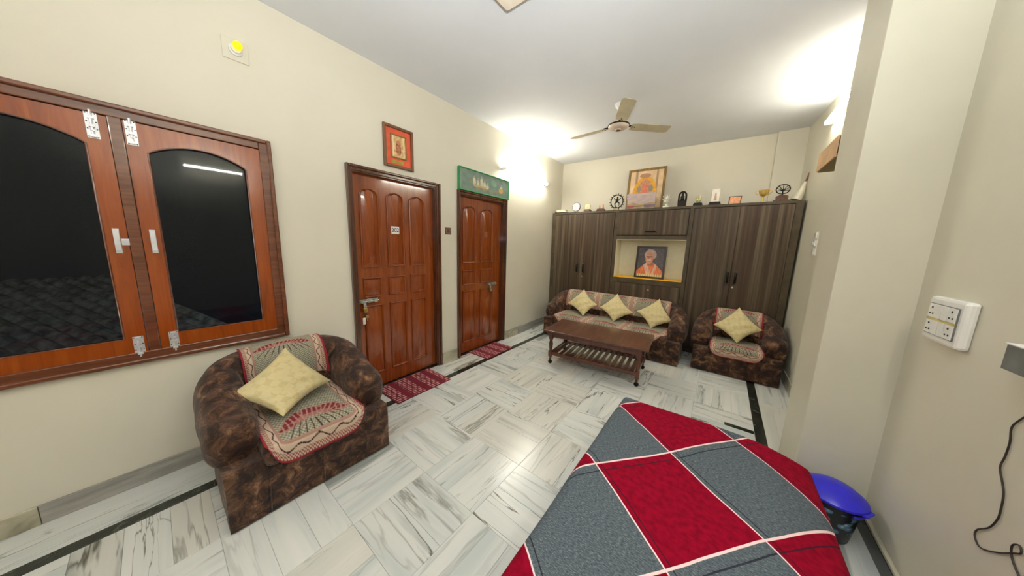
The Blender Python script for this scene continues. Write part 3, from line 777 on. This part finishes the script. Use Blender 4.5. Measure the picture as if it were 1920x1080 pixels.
pedestal(t, .145, .045, .04, 'black'); build('crystal_block', MB().box(-.045, .045, -.018, .018, .045, .215), plain('frosted_crystal', (236, 228, 214), .15, var=.03), t, bevel=.004)
build('etched_figure', MB().prism([(-.015, .07), (.015, .07), (.012, .12), (.006, .16), (-.006, .16), (-.012, .12)], 1, -.0205, -.018), plain('etched_tan', (206, 166, 130), .5), t)
t = T('plaque', 'small copper-orange plaque, wider at its top', 'plaque', .028)
build('rim', MB().prism([(-.065, 0), (.06, 0), (.07, .105), (-.062, .105)], 1, -.006, .010), M['pedestal'], t, bevel=.003)
build('face', MB().prism([(-.056, .008), (.052, .008), (.060, .094), (-.053, .094)], 1, -.009, -.006), plain('copper_orange', (232, 160, 112), .3, .2, var=.08, vs=60), t)
t = T('trophy_cup', 'gold two-handled trophy cup on a thin stem', 'trophy', .305)
mb = MB().lathe([(.035, 0), (.035, .012), (.012, .02), (.008, .05), (.012, .08), (.03, .09), (.046, .115), (.052, .155), (.048, .155), (.04, .118), (.01, .10)], 20); build('cup', mb, M['gold'], t, smooth='auto')
for s in (-1, 1):
    mb = MB().tube([(s*.05, 0, .148), (s*.076, 0, .150), (s*.078, 0, .125), (s*.055, 0, .105), (s*.035, 0, .10)], .0045, 8); build('handle', mb, M['gold'], t, smooth=True)
t = T('tree_statue', 'openwork dark metal tree in a ring on a stepped brown base', 'statue', .478)
mb = MB().prism([(-.08, 0), (.08, 0), (.076, .02), (.055, .022), (.055, .065), (.028, .078), (-.028, .078), (-.055, .065), (-.055, .022), (-.076, .02)], 1, -.04, .04); build('pedestal', mb, M['pedestal'], t, bevel=.003)
mb = MB().tube([(.062*math.sin(a), 0, .15+.055*math.cos(a)) for a in [k*2*PI/28 for k in range(28)]], .0055, 6, closed=True); build('ring', mb, M['black'], t, smooth=True)
mb = MB(); limb(mb, [(0, 0, .075), (0, 0, .12), (0, 0, .15)], [.009, .006, .005])
for a in (-1.9, -1.3, -.7, 0, .7, 1.3, 1.9): limb(mb, [(0, 0, .13), (.03*math.sin(a), 0, .145+.022*math.cos(a)), (.056*math.sin(a), 0, .15+.05*math.cos(a))], .0035)
build('branches', mb, M['black'], t, smooth=True)
t = T('wrapped_bat', 'wooden-handled bat wrapped in cloudy plastic, leaning in the corner', 'bat', .615, 4.82)
mb = MB().tube([(-.005, 0, .018), (.025, .01, .10), (.055, .02, .23)], [.052, .040, .012], 12); build('wrapped_blade', mb, M['plasticwrap'], t, smooth='auto')
mb = MB().tube([(.053, .02, .22), (.078, .025, .33)], [.010, .011], 10); build('handle', mb, M['handle_wood'], t, smooth='auto')

# ------------------------------------------------------------------ seating
def U_path(w, d, r, n=10):
    """outline from the front left round the back to the front right; yields (x, y, outward nx, ny, t)"""
    hw = w/2; pts = []
    f = -d/2; b = d/2
    for k in range(7): pts.append((-hw, f+(b-r-f)*k/6, -1, 0))
    for k in range(1, n): a = PI/2*k/n; pts.append((-hw+r-r*math.cos(a), b-r+r*math.sin(a), -math.cos(a), math.sin(a)))
    m = 9
    for k in range(m+1): pts.append((-hw+r+(w-2*r)*k/m, b, 0, 1))
    for k in range(1, n): a = PI/2*k/n; pts.append((hw-r+r*math.sin(a), b-r+r*math.cos(a), math.sin(a), math.cos(a)))
    for k in range(7): pts.append((hw, b-r-(b-r-f)*k/6, 1, 0))
    return pts
def cover_col(units=1, front=True):
    def f(u, v):
        uu = (u*units) % 1.0
        eu = min(uu, 1-uu); e = min(u*units, (1-u)*units)   # distance to unit edge / outer edge
        ev = (1-v) if front else v
        wav = .035*math.sin(v*26+1) 
        dot = (int(uu*52)+int(v*46)) % 2
        c = [172, 168, 144] if dot else [122, 116, 98]
        cx, cy = .5, (.60 if front else .30)
        # lotus
        for (px, py, rx, ry, tl) in ((-.17, .02, .17, .085, .45), (.17, .02, .17, .085, -.45), (0, -.02, .12, .075, 0), (-.27, .09, .09, .04, .2), (.27, .09, .09, .04, -.2)):
            dx, dy = uu-(cx+px), v-(cy+py); a = dx*math.cos(tl)-dy*math.sin(tl); b = dx*math.sin(tl)+dy*math.cos(tl)
            q = (a/rx)**2+(b/ry)**2; ang = math.atan2(b, a)
            q *= 1+.16*math.sin(ang*9)
            if q < 1: c = [176, 132, 118] if q > .80 or math.sin(a*120+b*40) > .55 else ([122, 26, 36] if b < .012 else [160, 104, 94])
        for k in range(9):
            sx = .5+(k-4)*.034*(1+max(0, v-cy)*5)
            if cy+.08 < v < cy+.27 and abs(uu-sx) < .006: c = [70, 44, 36]
        # borders
        bd = min(eu*1.25, ev*1.0) if front else min(eu*1.25, v*1.3)
        along = v if eu*1.25 < (ev if front else v*1.3) else uu
        if bd < .17: c = [168, 128, 112]
        if bd < .145: c = [204, 178, 154]
        sq = .11+.02*math.sin(along*30)+.012*math.sin(along*17+1)
        if abs(bd-sq) < .007: c = [64, 32, 30]
        if bd < .075: c = [200, 178, 152] if (int(uu*70)+int(v*60)) % 2 else [142, 74, 72]
        if min(e, ev if front else 9) < .022: c = [146, 30, 44] if units == 1 else [168, 112, 98]
        return c
    return f
def seat_piece(name, label, cat, w, d, loc, rz, seatz, armz, backz, units=1, res=130, base_in=.05, group=None):
    t = thing(name, label, cat, loc, rz, group)
    th = .115                                          # half thickness of the roll
    cw, cd, r = w-2*th, d-2*th+.03, .24                # centre line of the roll
    # base: fabric-covered plinth with a rounded back
    pts = [(x, y) for x, y, nx, ny in U_path(w-2*base_in, d-base_in, .26)]
    zb = seatz-.03; n = len(pts); mb = MB(); rows = [0.012, zb*.35, zb*.7, zb]
    for z in rows:
        for i, (x, y) in enumerate(pts):
            wv = .006*math.sin(i*2.3+z*20); mb.v.append((x*(1+wv*.6), y+wv, z))
    for j in range(3):
        for i in range(n): mb.f.append((j*n+i, j*n+(i+1) % n, (j+1)*n+(i+1) % n, (j+1)*n+i))
    mb.f.append(tuple(range(n))[::-1]); mb.f.append(tuple(range(3*n, 4*n)))
    base = build('base', mb, M['velvet'], t, smooth='auto')
    mb = MB(); yf = -(d-base_in)/2
    xs = [-w*.5+base_in+.16, w*.5-base_in-.16]+([0] if units == 1 else [w*k for k in (-.2, .2)])
    for x in xs: build('seam', MB().tube([(x, yf-.003, .02), (x+.004, yf-.004, zb*.5), (x, yf-.003, zb)], .0035, 6), M['velvet'], base, smooth=True)
    # roll: arms and back as one bolster
    path = U_path(cw, cd, r); m = len(path); L = [0]
    for i in range(1, m): L.append(L[-1]+math.dist(path[i][:2], path[i-1][:2]))
    tot = L[-1]; K = 16; mb = MB()
    side = cd-r
    def prof(i):
        s = min(L[i], tot-L[i]); q = min(1, s/(side+.25)); q = q*q*(3-2*q)
        zt = armz+(backz-armz)*q; endk = min(1, (s+.012)/.10); e = math.sqrt(max(0, 1-(1-endk)**2))
        return zt, e
    for i, (x, y, nx, ny) in enumerate(path):
        zt, e = prof(i); z0 = zb-.06; zc = (zt+z0)/2; h = (zt-z0)/2
        for k in range(K):
            a = 2*PI*k/K; ca, sa = math.cos(a), math.sin(a)
            ex = math.copysign(abs(ca)**.75, ca); ez = math.copysign(abs(sa)**.85, sa)
            wr = .006*math.sin(i*1.9+k*.8)+.004*math.sin(i*4.1)
            mb.v.append((x+nx*(ex*th*(.35+.65*e)+wr), y+ny*(ex*th*(.35+.65*e)+wr)+(-(.05)*e if i in (0, m-1) else 0)*0, zc+ez*h*(.62+.38*e)))
    for i in range(m-1):
        for k in range(K): mb.f.append((i*K+k, i*K+(k+1) % K, (i+1)*K+(k+1) % K, (i+1)*K+k))
    mb.f.append(tuple(range(K))[::-1]); mb.f.append(tuple(range((m-1)*K, m*K)))
    build('arm_and_back_roll', mb, M['velvet'], t, smooth=True, sub=1)
    # piping where the arm fronts end
    # seat cushion
    sw = w/2-2*th+.03; y0, y1 = -d/2-.015, d/2-2*th+.06
    cm = MB().box(-sw, sw, y0, y1, zb-.05, seatz+.035)
    build('seat_cushion', cm, M['velvet'], t, smooth=True, bevel=.035)
    # seat cover, hanging over the front edge with rounded corners
    zs = seatz+.039
    def seatpos(u, v):
        x = (u-.5)*2*(sw-.012); yb_ = y1-.03; Ls = (yb_-y0)-.03; tt = v*(Ls+.11+.05)
        front = 1-abs(2*u-1)**7*.22 if units == 1 else 1-.10*abs(math.sin(u*units*PI+PI/2))**4-.25*abs(2*u-1)**8
        tt *= front if v > .0 else 1
        bulge = .010*math.sin(PI*u*units)**2 if units > 1 else .012*math.sin(PI*u)
        if tt < Ls: return (x, yb_-tt, zs+bulge+.004*math.sin(u*14+v*5))
        q = (tt-Ls)/.05
        if q < 1: a = q*PI/2; return (x, yb_-Ls-.034*math.sin(a), zs+bulge-.034*(1-math.cos(a)))
        return (x, y0-.008-.002*math.sin(u*30), zs+bulge-.034-(tt-Ls-.05))
    grid('seat_cover', res, int(res*.75/(1 if units == 1 else 2.4)), seatpos, M['clothpic'], t, cover_col(units, True), solid=.004)
    # back cover, lying on the inside of the roll and over its top
    yc = cd/2; z0 = zb-.06; zc = (backz+z0)/2; h = (backz-z0)/2
    span = .23 if units == 1 else w/2-.25
    def backpos(u, v):
        a = -.05+(1-v)*1.9; a = PI-a                  # angle round the roll: inside face to beyond the top
        ca, sa = math.cos(a), math.sin(a)
        ex = math.copysign(abs(ca)**.75, ca); ez = math.copysign(abs(sa)**.85, sa)
        x = (u-.5)*2*span; 
        R = r+ex*th; over = min(max(0, abs(x)-(cw/2-r)), R*.97); drop = R-math.sqrt(R*R-over*over)
        i = min(range(m), key=lambda k: abs(path[k][0]-x)+(0 if path[k][1] > cd/2-r else 9)); zt, e = prof(i)
        hz = (zt-z0)/2; zcc = (zt+z0)/2
        return (x, yc+ex*(th+.007)-drop, zcc+ez*(hz+.007))
    grid('back_cover', res, int(res*.6/(1 if units == 1 else 2.4)), backpos, M['clothpic'], t, cover_col(units, False), solid=.004)
    return t
def pillow(label, Tp, Lp, Rp, Bp, puff=.055, group='gold satin cushions'):
    T_, L_, R_, B_ = map(Vector, (Tp, Lp, Rp, Bp)); c = (T_+L_+R_+B_)/4
    nrm = (R_-L_).cross(T_-B_).normalized()
    if nrm.dot(Vector((0, 0, 1.5))-c) < 0: nrm = -nrm
    t = thing('cushion', label, 'cushion', tuple(B_), 0, group)
    def surf(sgn):
        def f(u, v):
            p = (T_*(1-u)*(1-v)+R_*u*(1-v)+L_*(1-u)*v+B_*u*v)
            e = (16*u*(1-u)*v*(1-v)); pin = .16*(1-((2*u-1)**2))*0
            # edges pulled in between the corners
            k = 1-.13*(1-abs(2*u-1)**2)*(abs(2*v-1)**4)-.13*(1-abs(2*v-1)**2)*(abs(2*u-1)**4)
            p = c+(p-c)*k
            wr = .005*math.sin(u*19+v*7)*e
            return p+nrm*(sgn*(puff*e**.42)+wr)
        return f
    grid('front_panel', 36, 36, surf(1), M['satin'], t, world=True)
    grid('back_panel', 24, 24, surf(-1), M['satin'], t, world=True)
    return t

# armchair under the window
seat_piece('armchair', 'brown velvet tub armchair under the window', 'armchair', .93, .84, (-2.205, .505, 0), PI/2, .37, .56, .75, 1, 170)
pillow('gold satin cushion on the armchair under the window', (-2.34, .49, .755), (-2.16, .165, .595), (-2.20, .705, .475), (-1.965, .37, .455), .06)
# three-seat sofa and second armchair against the wardrobe
seat_piece('sofa', 'long brown velvet sofa with three patterned cover panels, behind the coffee table', 'sofa', 2.10, .70, (-1.315, 4.285, 0), 0, .34, .52, .74, 3, 240)
seat_piece('armchair', 'brown velvet tub armchair in the far right corner beside the sofa', 'armchair', .93, .60, (.235, 4.345, 0), 0, .34, .52, .745, 1, 110)
pillow('gold cushion at the left end of the sofa', (-1.835, 4.45, .785), (-2.07, 4.33, .53), (-1.545, 4.33, .575), (-1.715, 4.18, .385))
pillow('gold cushion in the middle of the sofa', (-1.275, 4.45, .782), (-1.505, 4.33, .545), (-.988, 4.33, .537), (-1.222, 4.18, .385))
pillow('gold cushion at the right end of the sofa', (-.673, 4.45, .785), (-.94, 4.33, .577), (-.456, 4.33, .499), (-.70, 4.18, .388))
pillow('gold cushion on the armchair in the far right corner', (.232, 4.47, .80), (-.01, 4.34, .555), (.47, 4.34, .575), (.245, 4.2, .40))

# ------------------------------------------------------------------ coffee table
ct = thing('coffee_table', 'low dark wood coffee table on turned legs with a slatted lower shelf', 'table', (-1.14, 3.30, 0), math.radians(5.5))
build('table_top', MB().box(-.605, .605, -.315, .325, .428, .45), M['table'], ct, bevel=.004)
mb = MB()
for s in (-1, 1): mb.box(-.50, .50, s*.255-.011, s*.255+.011, .36, .428); mb.box(s*.50-.011, s*.50+.011, -.255, .255, .36, .428)
build('apron', mb, M['tablelegs'], ct, bevel=.002)
for sx in (-1, 1):
    for sy in (-1, 1):
        mb = MB().box(-.024, .024, -.024, .024, .335, .428)
        mb.lathe([(.018, .335), (.024, .325), (.017, .315), (.026, .27), (.022, .21), (.015, .185), (.023, .178), (.023, .17)], 14); mb.box(-.022, .022, -.022, .022, .105, .172)
        mb.lathe([(.018, .105), (.024, .095), (.012, .075), (.016, .06), (.010, .048)], 14)
        leg = build('leg', mb, M['tablelegs'], ct, loc=(sx*.515, sy*.262, 0), smooth='auto')
        mb = MB().lathe([(.023, -.009), (.026, -.004), (.026, .004), (.023, .009)], 16); mb.xf(Matrix.Translation((0, 0, .0265)) @ Matrix.Rotation(PI/2, 4, 'X'))
        build('caster', mb, M['black'], leg, smooth='auto')
mb = MB()
for s in (-1, 1): mb.box(-.50, .50, s*.255-.012, s*.255+.012, .118, .158)
for s in (-1, 1): mb.box(s*.51-.012, s*.51+.012, -.25, .25, .118, .158)
build('shelf_rail', mb, M['tablelegs'], ct, bevel=.002)
sl = None
for k in range(14):
    x = -.455+k*.91/13
    if sl is None:
        sl = build('slat', MB().box(-.021, .021, -.246, .246, .147, .159), M['tablelegs'], ct, loc=(x, 0, 0), bevel=.002)
    else:
        o = sl.copy(); C.objects.link(o); o.location = (x, 0, 0)

# ------------------------------------------------------------------ door mats
def doormat(label, x0_, x1_, ya, yb):
    t = thing('doormat', label, 'doormat', ((x0_+x1_)/2, (ya+yb)/2, 0), 0, 'woven maroon doormats')
    L = yb-ya; W = x1_-x0_
    def f(u, v):
        c = [128, 22, 44] if int(v*12) % 2 else [112, 16, 36]
        row = int(v*24)
        if row % 2 == 1:
            ph = (u*11+(row//2)*.37) % 1.0
            if ph < .72: c = [206, 150, 146]
        if (int(u*60)) % 6 == 0: c = [96, 14, 30]
        return c
    grid('woven_top', 110, 48, lambda u, v: (-W/2+W*v, -L/2+L*u, .0085+.001*math.sin(u*20)), M['mat'], t, f)
    build('edge', MB().box(-W/2-.004, W/2+.004, -L/2-.004, L/2+.004, .0005, .008), plain('maroon_binding', (120, 20, 40), .9), t, bevel=.002)
doormat('maroon dashed doormat in front of the door numbered 202', -2.665, -2.255, 1.25, 1.872)
doormat('maroon dashed doormat in front of the door under the green artwork', -2.665, -2.325, 2.545, 3.10)

# ------------------------------------------------------------------ bed and bedspread
bed = thing('bed', 'single bed in the foreground, hidden under the checked bedspread', 'bed', (0, .7, 0))
build('mattress', MB().box(-.41, .35, -1.15, 1.85, .30, .47), plain('mattress_ticking', (180, 176, 168), .9), bed, world=True, bevel=.04)
mb = MB(); mb.box(-.41, -.37, -1.14, 1.86, .2, .29); mb.box(.37, .41, -1.14, 1.86, .2, .29)
for k in range(7): mb.box(-.41, .41, -1.14+k*.49, -1.06+k*.49, .27, .295)
build('bed_frame', mb, M['tablelegs'], bed, world=True)
for sx in (-.38, .38):
    for y in (-1.1, 1.80): build('leg', MB().box(sx-.03, sx+.03, y-.03, y+.03, 0, .21), M['tablelegs'], bed, world=True)
sp = thing('bedspread', 'crimson and heather-grey checked bedspread with white and black stripes', 'bedspread', (0, .7, .49))
def sheet_pos():
    """profile across: x from left hem over the top to the right hem, arc length = cloth x"""
    nu, nv = 96, 150
    hangL, hangR, hangF = .16, .22, .20
    X0, X1, Y0_, Y1_ = -.440, .455, -1.17, 1.90
    def axis(s, lo, hi, r=.05, soft=0):
        """cloth coordinate -> (position, drop, hangs)"""
        if s < lo+r:
            q = (lo+r-s)
            if q < r*PI/2: a = q/r; return lo+r-r*math.sin(a), r*(1-math.cos(a))
            return lo, r+(q-r*PI/2)
        if s > hi-r:
            q = s-(hi-r)
            if q < r*PI/2: a = q/r; return hi-r+r*math.sin(a), r*(1-math.cos(a))
            return hi, r+(q-r*PI/2)
        return s, 0
    def f(u, v):
        cx = X0-hangL+.021+(X1-X0+hangL+hangR)*u; cy = Y0_+(Y1_-Y0_+hangF)*v
        x, dx = axis(cx, X0, X1+.02, .05); y, dy = axis(cy, -9, Y1_, .05)
        z = .502-.05*max(0, (x-.18)/.26)**2
        z += .004*math.sin(cx*9+cy*4)+.003*math.sin(cy*13)
        drop = max(dx, dy)+.25*min(dx, dy)
        z -= drop
        if dx > .05:
            fl_ = (dx-.05); x += (1 if x > 0 else -1)*fl_*.06*math.sin(cy*11)
        if dy > .05: y += (dy-.05)*.12*math.sin(cx*12)
        if dx > .04 and dy > .04: x += .25*min(dx, dy)*(1 if x > 0 else 0); y += .2*min(dx, dy)*(1 if x > 0 else .3)
        return (x, y, z), (cx, cy)
    return nu, nv, f
nu, nv, sf = sheet_pos()
cloth = grid('cloth', nu, nv, lambda u, v: sf(u, v)[0], M['sheet'], sp, solid=.003, world=True)
uvd = cloth.data.uv_layers[0].data
for lp in cloth.data.loops:
    i = lp.vertex_index; u, v = (i % (nu+1))/nu, (i//(nu+1))/nv; uvd[lp.index].uv = sf(u, v)[1]

# ------------------------------------------------------------------ bin
bn = thing('bin', 'black flower-print bucket bin with a bright blue lid, beside the bed', 'bin', (.615, 2.10, 0))
mb = MB().lathe([(.080, 0), (.083, .004), (.110, .225), (.107, .225), (.080, .012)], 32); build('bucket', mb, M['floral'], bn, smooth='auto')
mb = MB().lathe([(.116, .222), (.124, .226), (.124, .237), (.117, .244), (.108, .25), (.085, .268), (.05, .281), (.0005, .287)], 36); build('lid', mb, M['bluelid'], bn, smooth='auto')
for a in (-.6, 2.5):
    mb = MB().box(.105, .136, -.036, .036, .219, .231); mb.xf(Matrix.Rotation(a, 4, 'Z')); build('lid_tab', mb, M['bluelid'], bn, bevel=.006)
mb = MB().tube([(.113*math.cos(a), .113*math.sin(a), .198) for a in [-1.1+.12*k for k in range(8)]], .008, 8); build('carry_clip', mb, M['bluelid'], bn, smooth=True)

# ------------------------------------------------------------------ ceiling fan
fx, fy = -1.095, 3.30
fan = thing('ceiling_fan', 'cream three-bladed ceiling fan', 'fan', (fx, fy, 2.835))
build('canopy', MB().lathe([(.012, .16), (.05, .20), (.055, ZC-2.835)], 20), M['white'], fan, smooth='auto')
build('rod', MB().lathe([(.011, .04), (.011, .18)], 12), M['fanbody'], fan, smooth='auto')
build('motor', MB().lathe([(.0005, -.042), (.03, -.042), (.032, -.034), (.075, -.03), (.105, -.012), (.112, .004), (.10, .03), (.06, .045), (.02, .05)], 32), M['fanbody'], fan, smooth='auto')
build('hub_cap', MB().lathe([(.0005, -.048), (.026, -.046), (.028, -.038)], 16), plain('brown_cap', (112, 74, 56), .4), fan, smooth='auto')
build('trim_ring', MB().lathe([(.113, -.002), (.116, .004), (.113, .012)], 32), M['dark'], fan, smooth='auto')
bl = None
for k, a in enumerate((-64, -186, 42)):
    a = math.radians(a)
    if bl is None:
        rad = [.14, .16, .20, .55, .575, .588]; wd_ = [.045, .055, .062, .066, .058, .040]; mb = MB()
        for rr, ww in zip(rad, wd_):
            for s, z in ((-1, .012), (1, -.012)):
                mb.v += [(rr, s*ww, .002+z), (rr, s*ww, .005+z)]
        n = len(rad)
        for i in range(n-1):
            b = i*4; mb.f += [(b, b+4, b+6, b+2), (b+1, b+3, b+7, b+5), (b, b+1, b+5, b+4), (b+2, b+6, b+7, b+3)]
        mb.f += [(0, 2, 3, 1), (4*n-4, 4*n-3, 4*n-1, 4*n-2)]
        bl = build('blade', mb, M['fan'], fan, rot=(0, 0, a))
        mb = MB().box(.09, .17, -.02, .02, .008, .013)
        for q in ((.16, -.014), (.16, .014), (.185, 0)): mb.ell((*q, -.001), (.006, .006, .005), 8, 6)
        br = build('blade_bracket', mb, M['dark'], bl)
    else:
        o = bl.copy(); C.objects.link(o); o.rotation_euler = (0, 0, a)
        p = br.copy(); C.objects.link(p); p.parent = o

# ceiling light at the top edge of the picture
t = thing('ceiling_light', 'unlit square cream ceiling light with a taupe rim, at the top edge', 'light', (-1.19, 1.46, ZC))
mb = MB(); n = 0
def rsq(h, r, k=5):
    out = []
    for cx, cy, a0 in ((h-r, h-r, 0), (-h+r, h-r, PI/2), (-h+r, -h+r, PI), (h-r, -h+r, 3*PI/2)):
        for i in range(k+1): a = a0+PI/2*i/k; out.append((cx+r*math.cos(a), cy+r*math.sin(a)))
    return out
build('rim', MB().prism(rsq(.15, .02), 2, -.035, 0), M['rim'], t, bevel=.004)
build('diffuser', MB().prism(rsq(.128, .02), 2, -.05, -.034), M['opal'], t, bevel=.008)

# ------------------------------------------------------------------ things on the right wall
sb = thing('switchboard', 'white switchboard with four sockets and four switches beside the pillar', 'switchboard', (XRN, 1.975, 1.237))
mb = MB().prism([(-.118, -.095), (.118, -.095), (.118, .095), (-.118, .095)], 0, -.034, 0)
build('cover_plate', mb, M['white2'], sb, bevel=.012)
mb = MB(); rect_ring(mb, -.0375, -.034, -.094, .094, -.066, .066, .0035); build('module_border', mb, M['grey'], sb)
def mod(y, z, w, h, sock):
    o = build('socket' if sock else 'switch', MB().box(-.040 if sock else -.042, -.033, y-w/2, y+w/2, z-h/2, z+h/2), M['white'], sb, bevel=.0012)
    if sock:
        for dy, dz, r in ((0, .014, .0045), (-.010, -.012, .0038), (.010, -.012, .0038)):
            m2 = MB().lathe([(r, 0), (r, .0012)], 8); m2.xf(Matrix.Translation((-.0402, y+dy, z+dz)) @ Matrix.Rotation(-PI/2, 4, 'Y'))
            build('pin_hole', m2, M['holes'], o)
for z in (.034, -.034):
    mod(.066, z, .05, .058, True); mod(-.064, z, .05, .058, True)
    mod(.020, z, .036, .058, False); mod(-.019, z, .036, .058, False)
build('divider', MB().box(-.0405, -.034, -.09, .09, -.0045, .0045), M['yellowstrip'], sb)
gb = thing('wall_box', 'small grey metal box on the right wall near the switchboard, at the right edge', 'box', (XRN, 1.38, 1.165))
build('body', MB().box(-.065, 0, -.19, .19, 0, .078), M['grey'], gb, bevel=.003)
build('lid', MB().box(-.067, 0, -.192, .192, .078, .082), M['white'], gb, bevel=.001)
cd_ = thing('cable', 'thin brown cable trailing down the right wall', 'cable', (XRN, 1.57, .8))
pts = [(1.50, 1.10), (1.545, 1.05), (1.575, 1.01), (1.592, .975), (1.582, .93), (1.582, .88), (1.586, .838), (1.562, .80), (1.546, .77), (1.538, .72), (1.538, .686), (1.555, .64), (1.59, .60), (1.592, .572), (1.56, .558), (1.50, .60), (1.46, .64), (1.44, .66), (1.452, .675), (1.47, .655), (1.455, .62), (1.40, .58), (1.3, .5)]
sm = []
P_ = [Vector((0, a, b)) for a, b in pts]
for i in range(len(P_)-1):
    p0, p1, p2, p3 = P_[max(i-1, 0)], P_[i], P_[i+1], P_[min(i+2, len(P_)-1)]
    for k in range(5):
        q = k/5; sm.append(.5*((2*p1)+(-p0+p2)*q+(2*p0-5*p1+4*p2-p3)*q*q+(-p0+3*p1-3*p2+p3)*q**3))
mb = MB().tube([(XRN-.004, p.y, p.z) for p in sm], .0022, 6); build('wire', mb, M['cord'], cd_, world=True, smooth=True)
t = thing('wall_socket', 'small socket box low on the far right wall behind the corner armchair', 'socket', (XRF, 3.80, .32))
build('plate', MB().box(-.02, 0, -.06, .06, -.055, .055), M['white'], t, bevel=.003)
for dy, dz in ((-.02, .015), (.02, .015), (0, -.02)): build('pin_hole', MB().ell((-.021, dy, dz), (.003, .008, .008), 8, 6), M['holes'], t)
t = thing('switch_column', 'upright column of small white switches on the far right wall', 'switch', (XRF, 4.10, 1.6))
build('back_plate', MB().box(-.008, 0, -.05, .05, -.12, .12), M['white'], t, bevel=.002)
for z in (-.08, 0.0, .08): build('switch', MB().box(-.020, -.006, -.035, .035, z-.028, z+.028), M['white2'], t, bevel=.004)
build('knob', MB().box(-.034, -.018, -.018, .018, -.014, .014), M['silver'], t, bevel=.004)
t = thing('wall_shelf_box', 'tan plywood box fixed high on the right wall behind the pillar', 'box', (.5, 3.0, 2.12))
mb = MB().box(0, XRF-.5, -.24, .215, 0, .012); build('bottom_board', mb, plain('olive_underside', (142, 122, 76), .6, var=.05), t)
build('front_board', MB().box(-.008, 0, -.24, .215, .004, .135), M['carton'], t)
build('end_board', MB().box(0, XRF-.5, .205, .215, .012, .13), M['carton'], t)
build('top_board', MB().box(0, XRF-.5, -.24, .215, .127, .135), M['carton'], t)
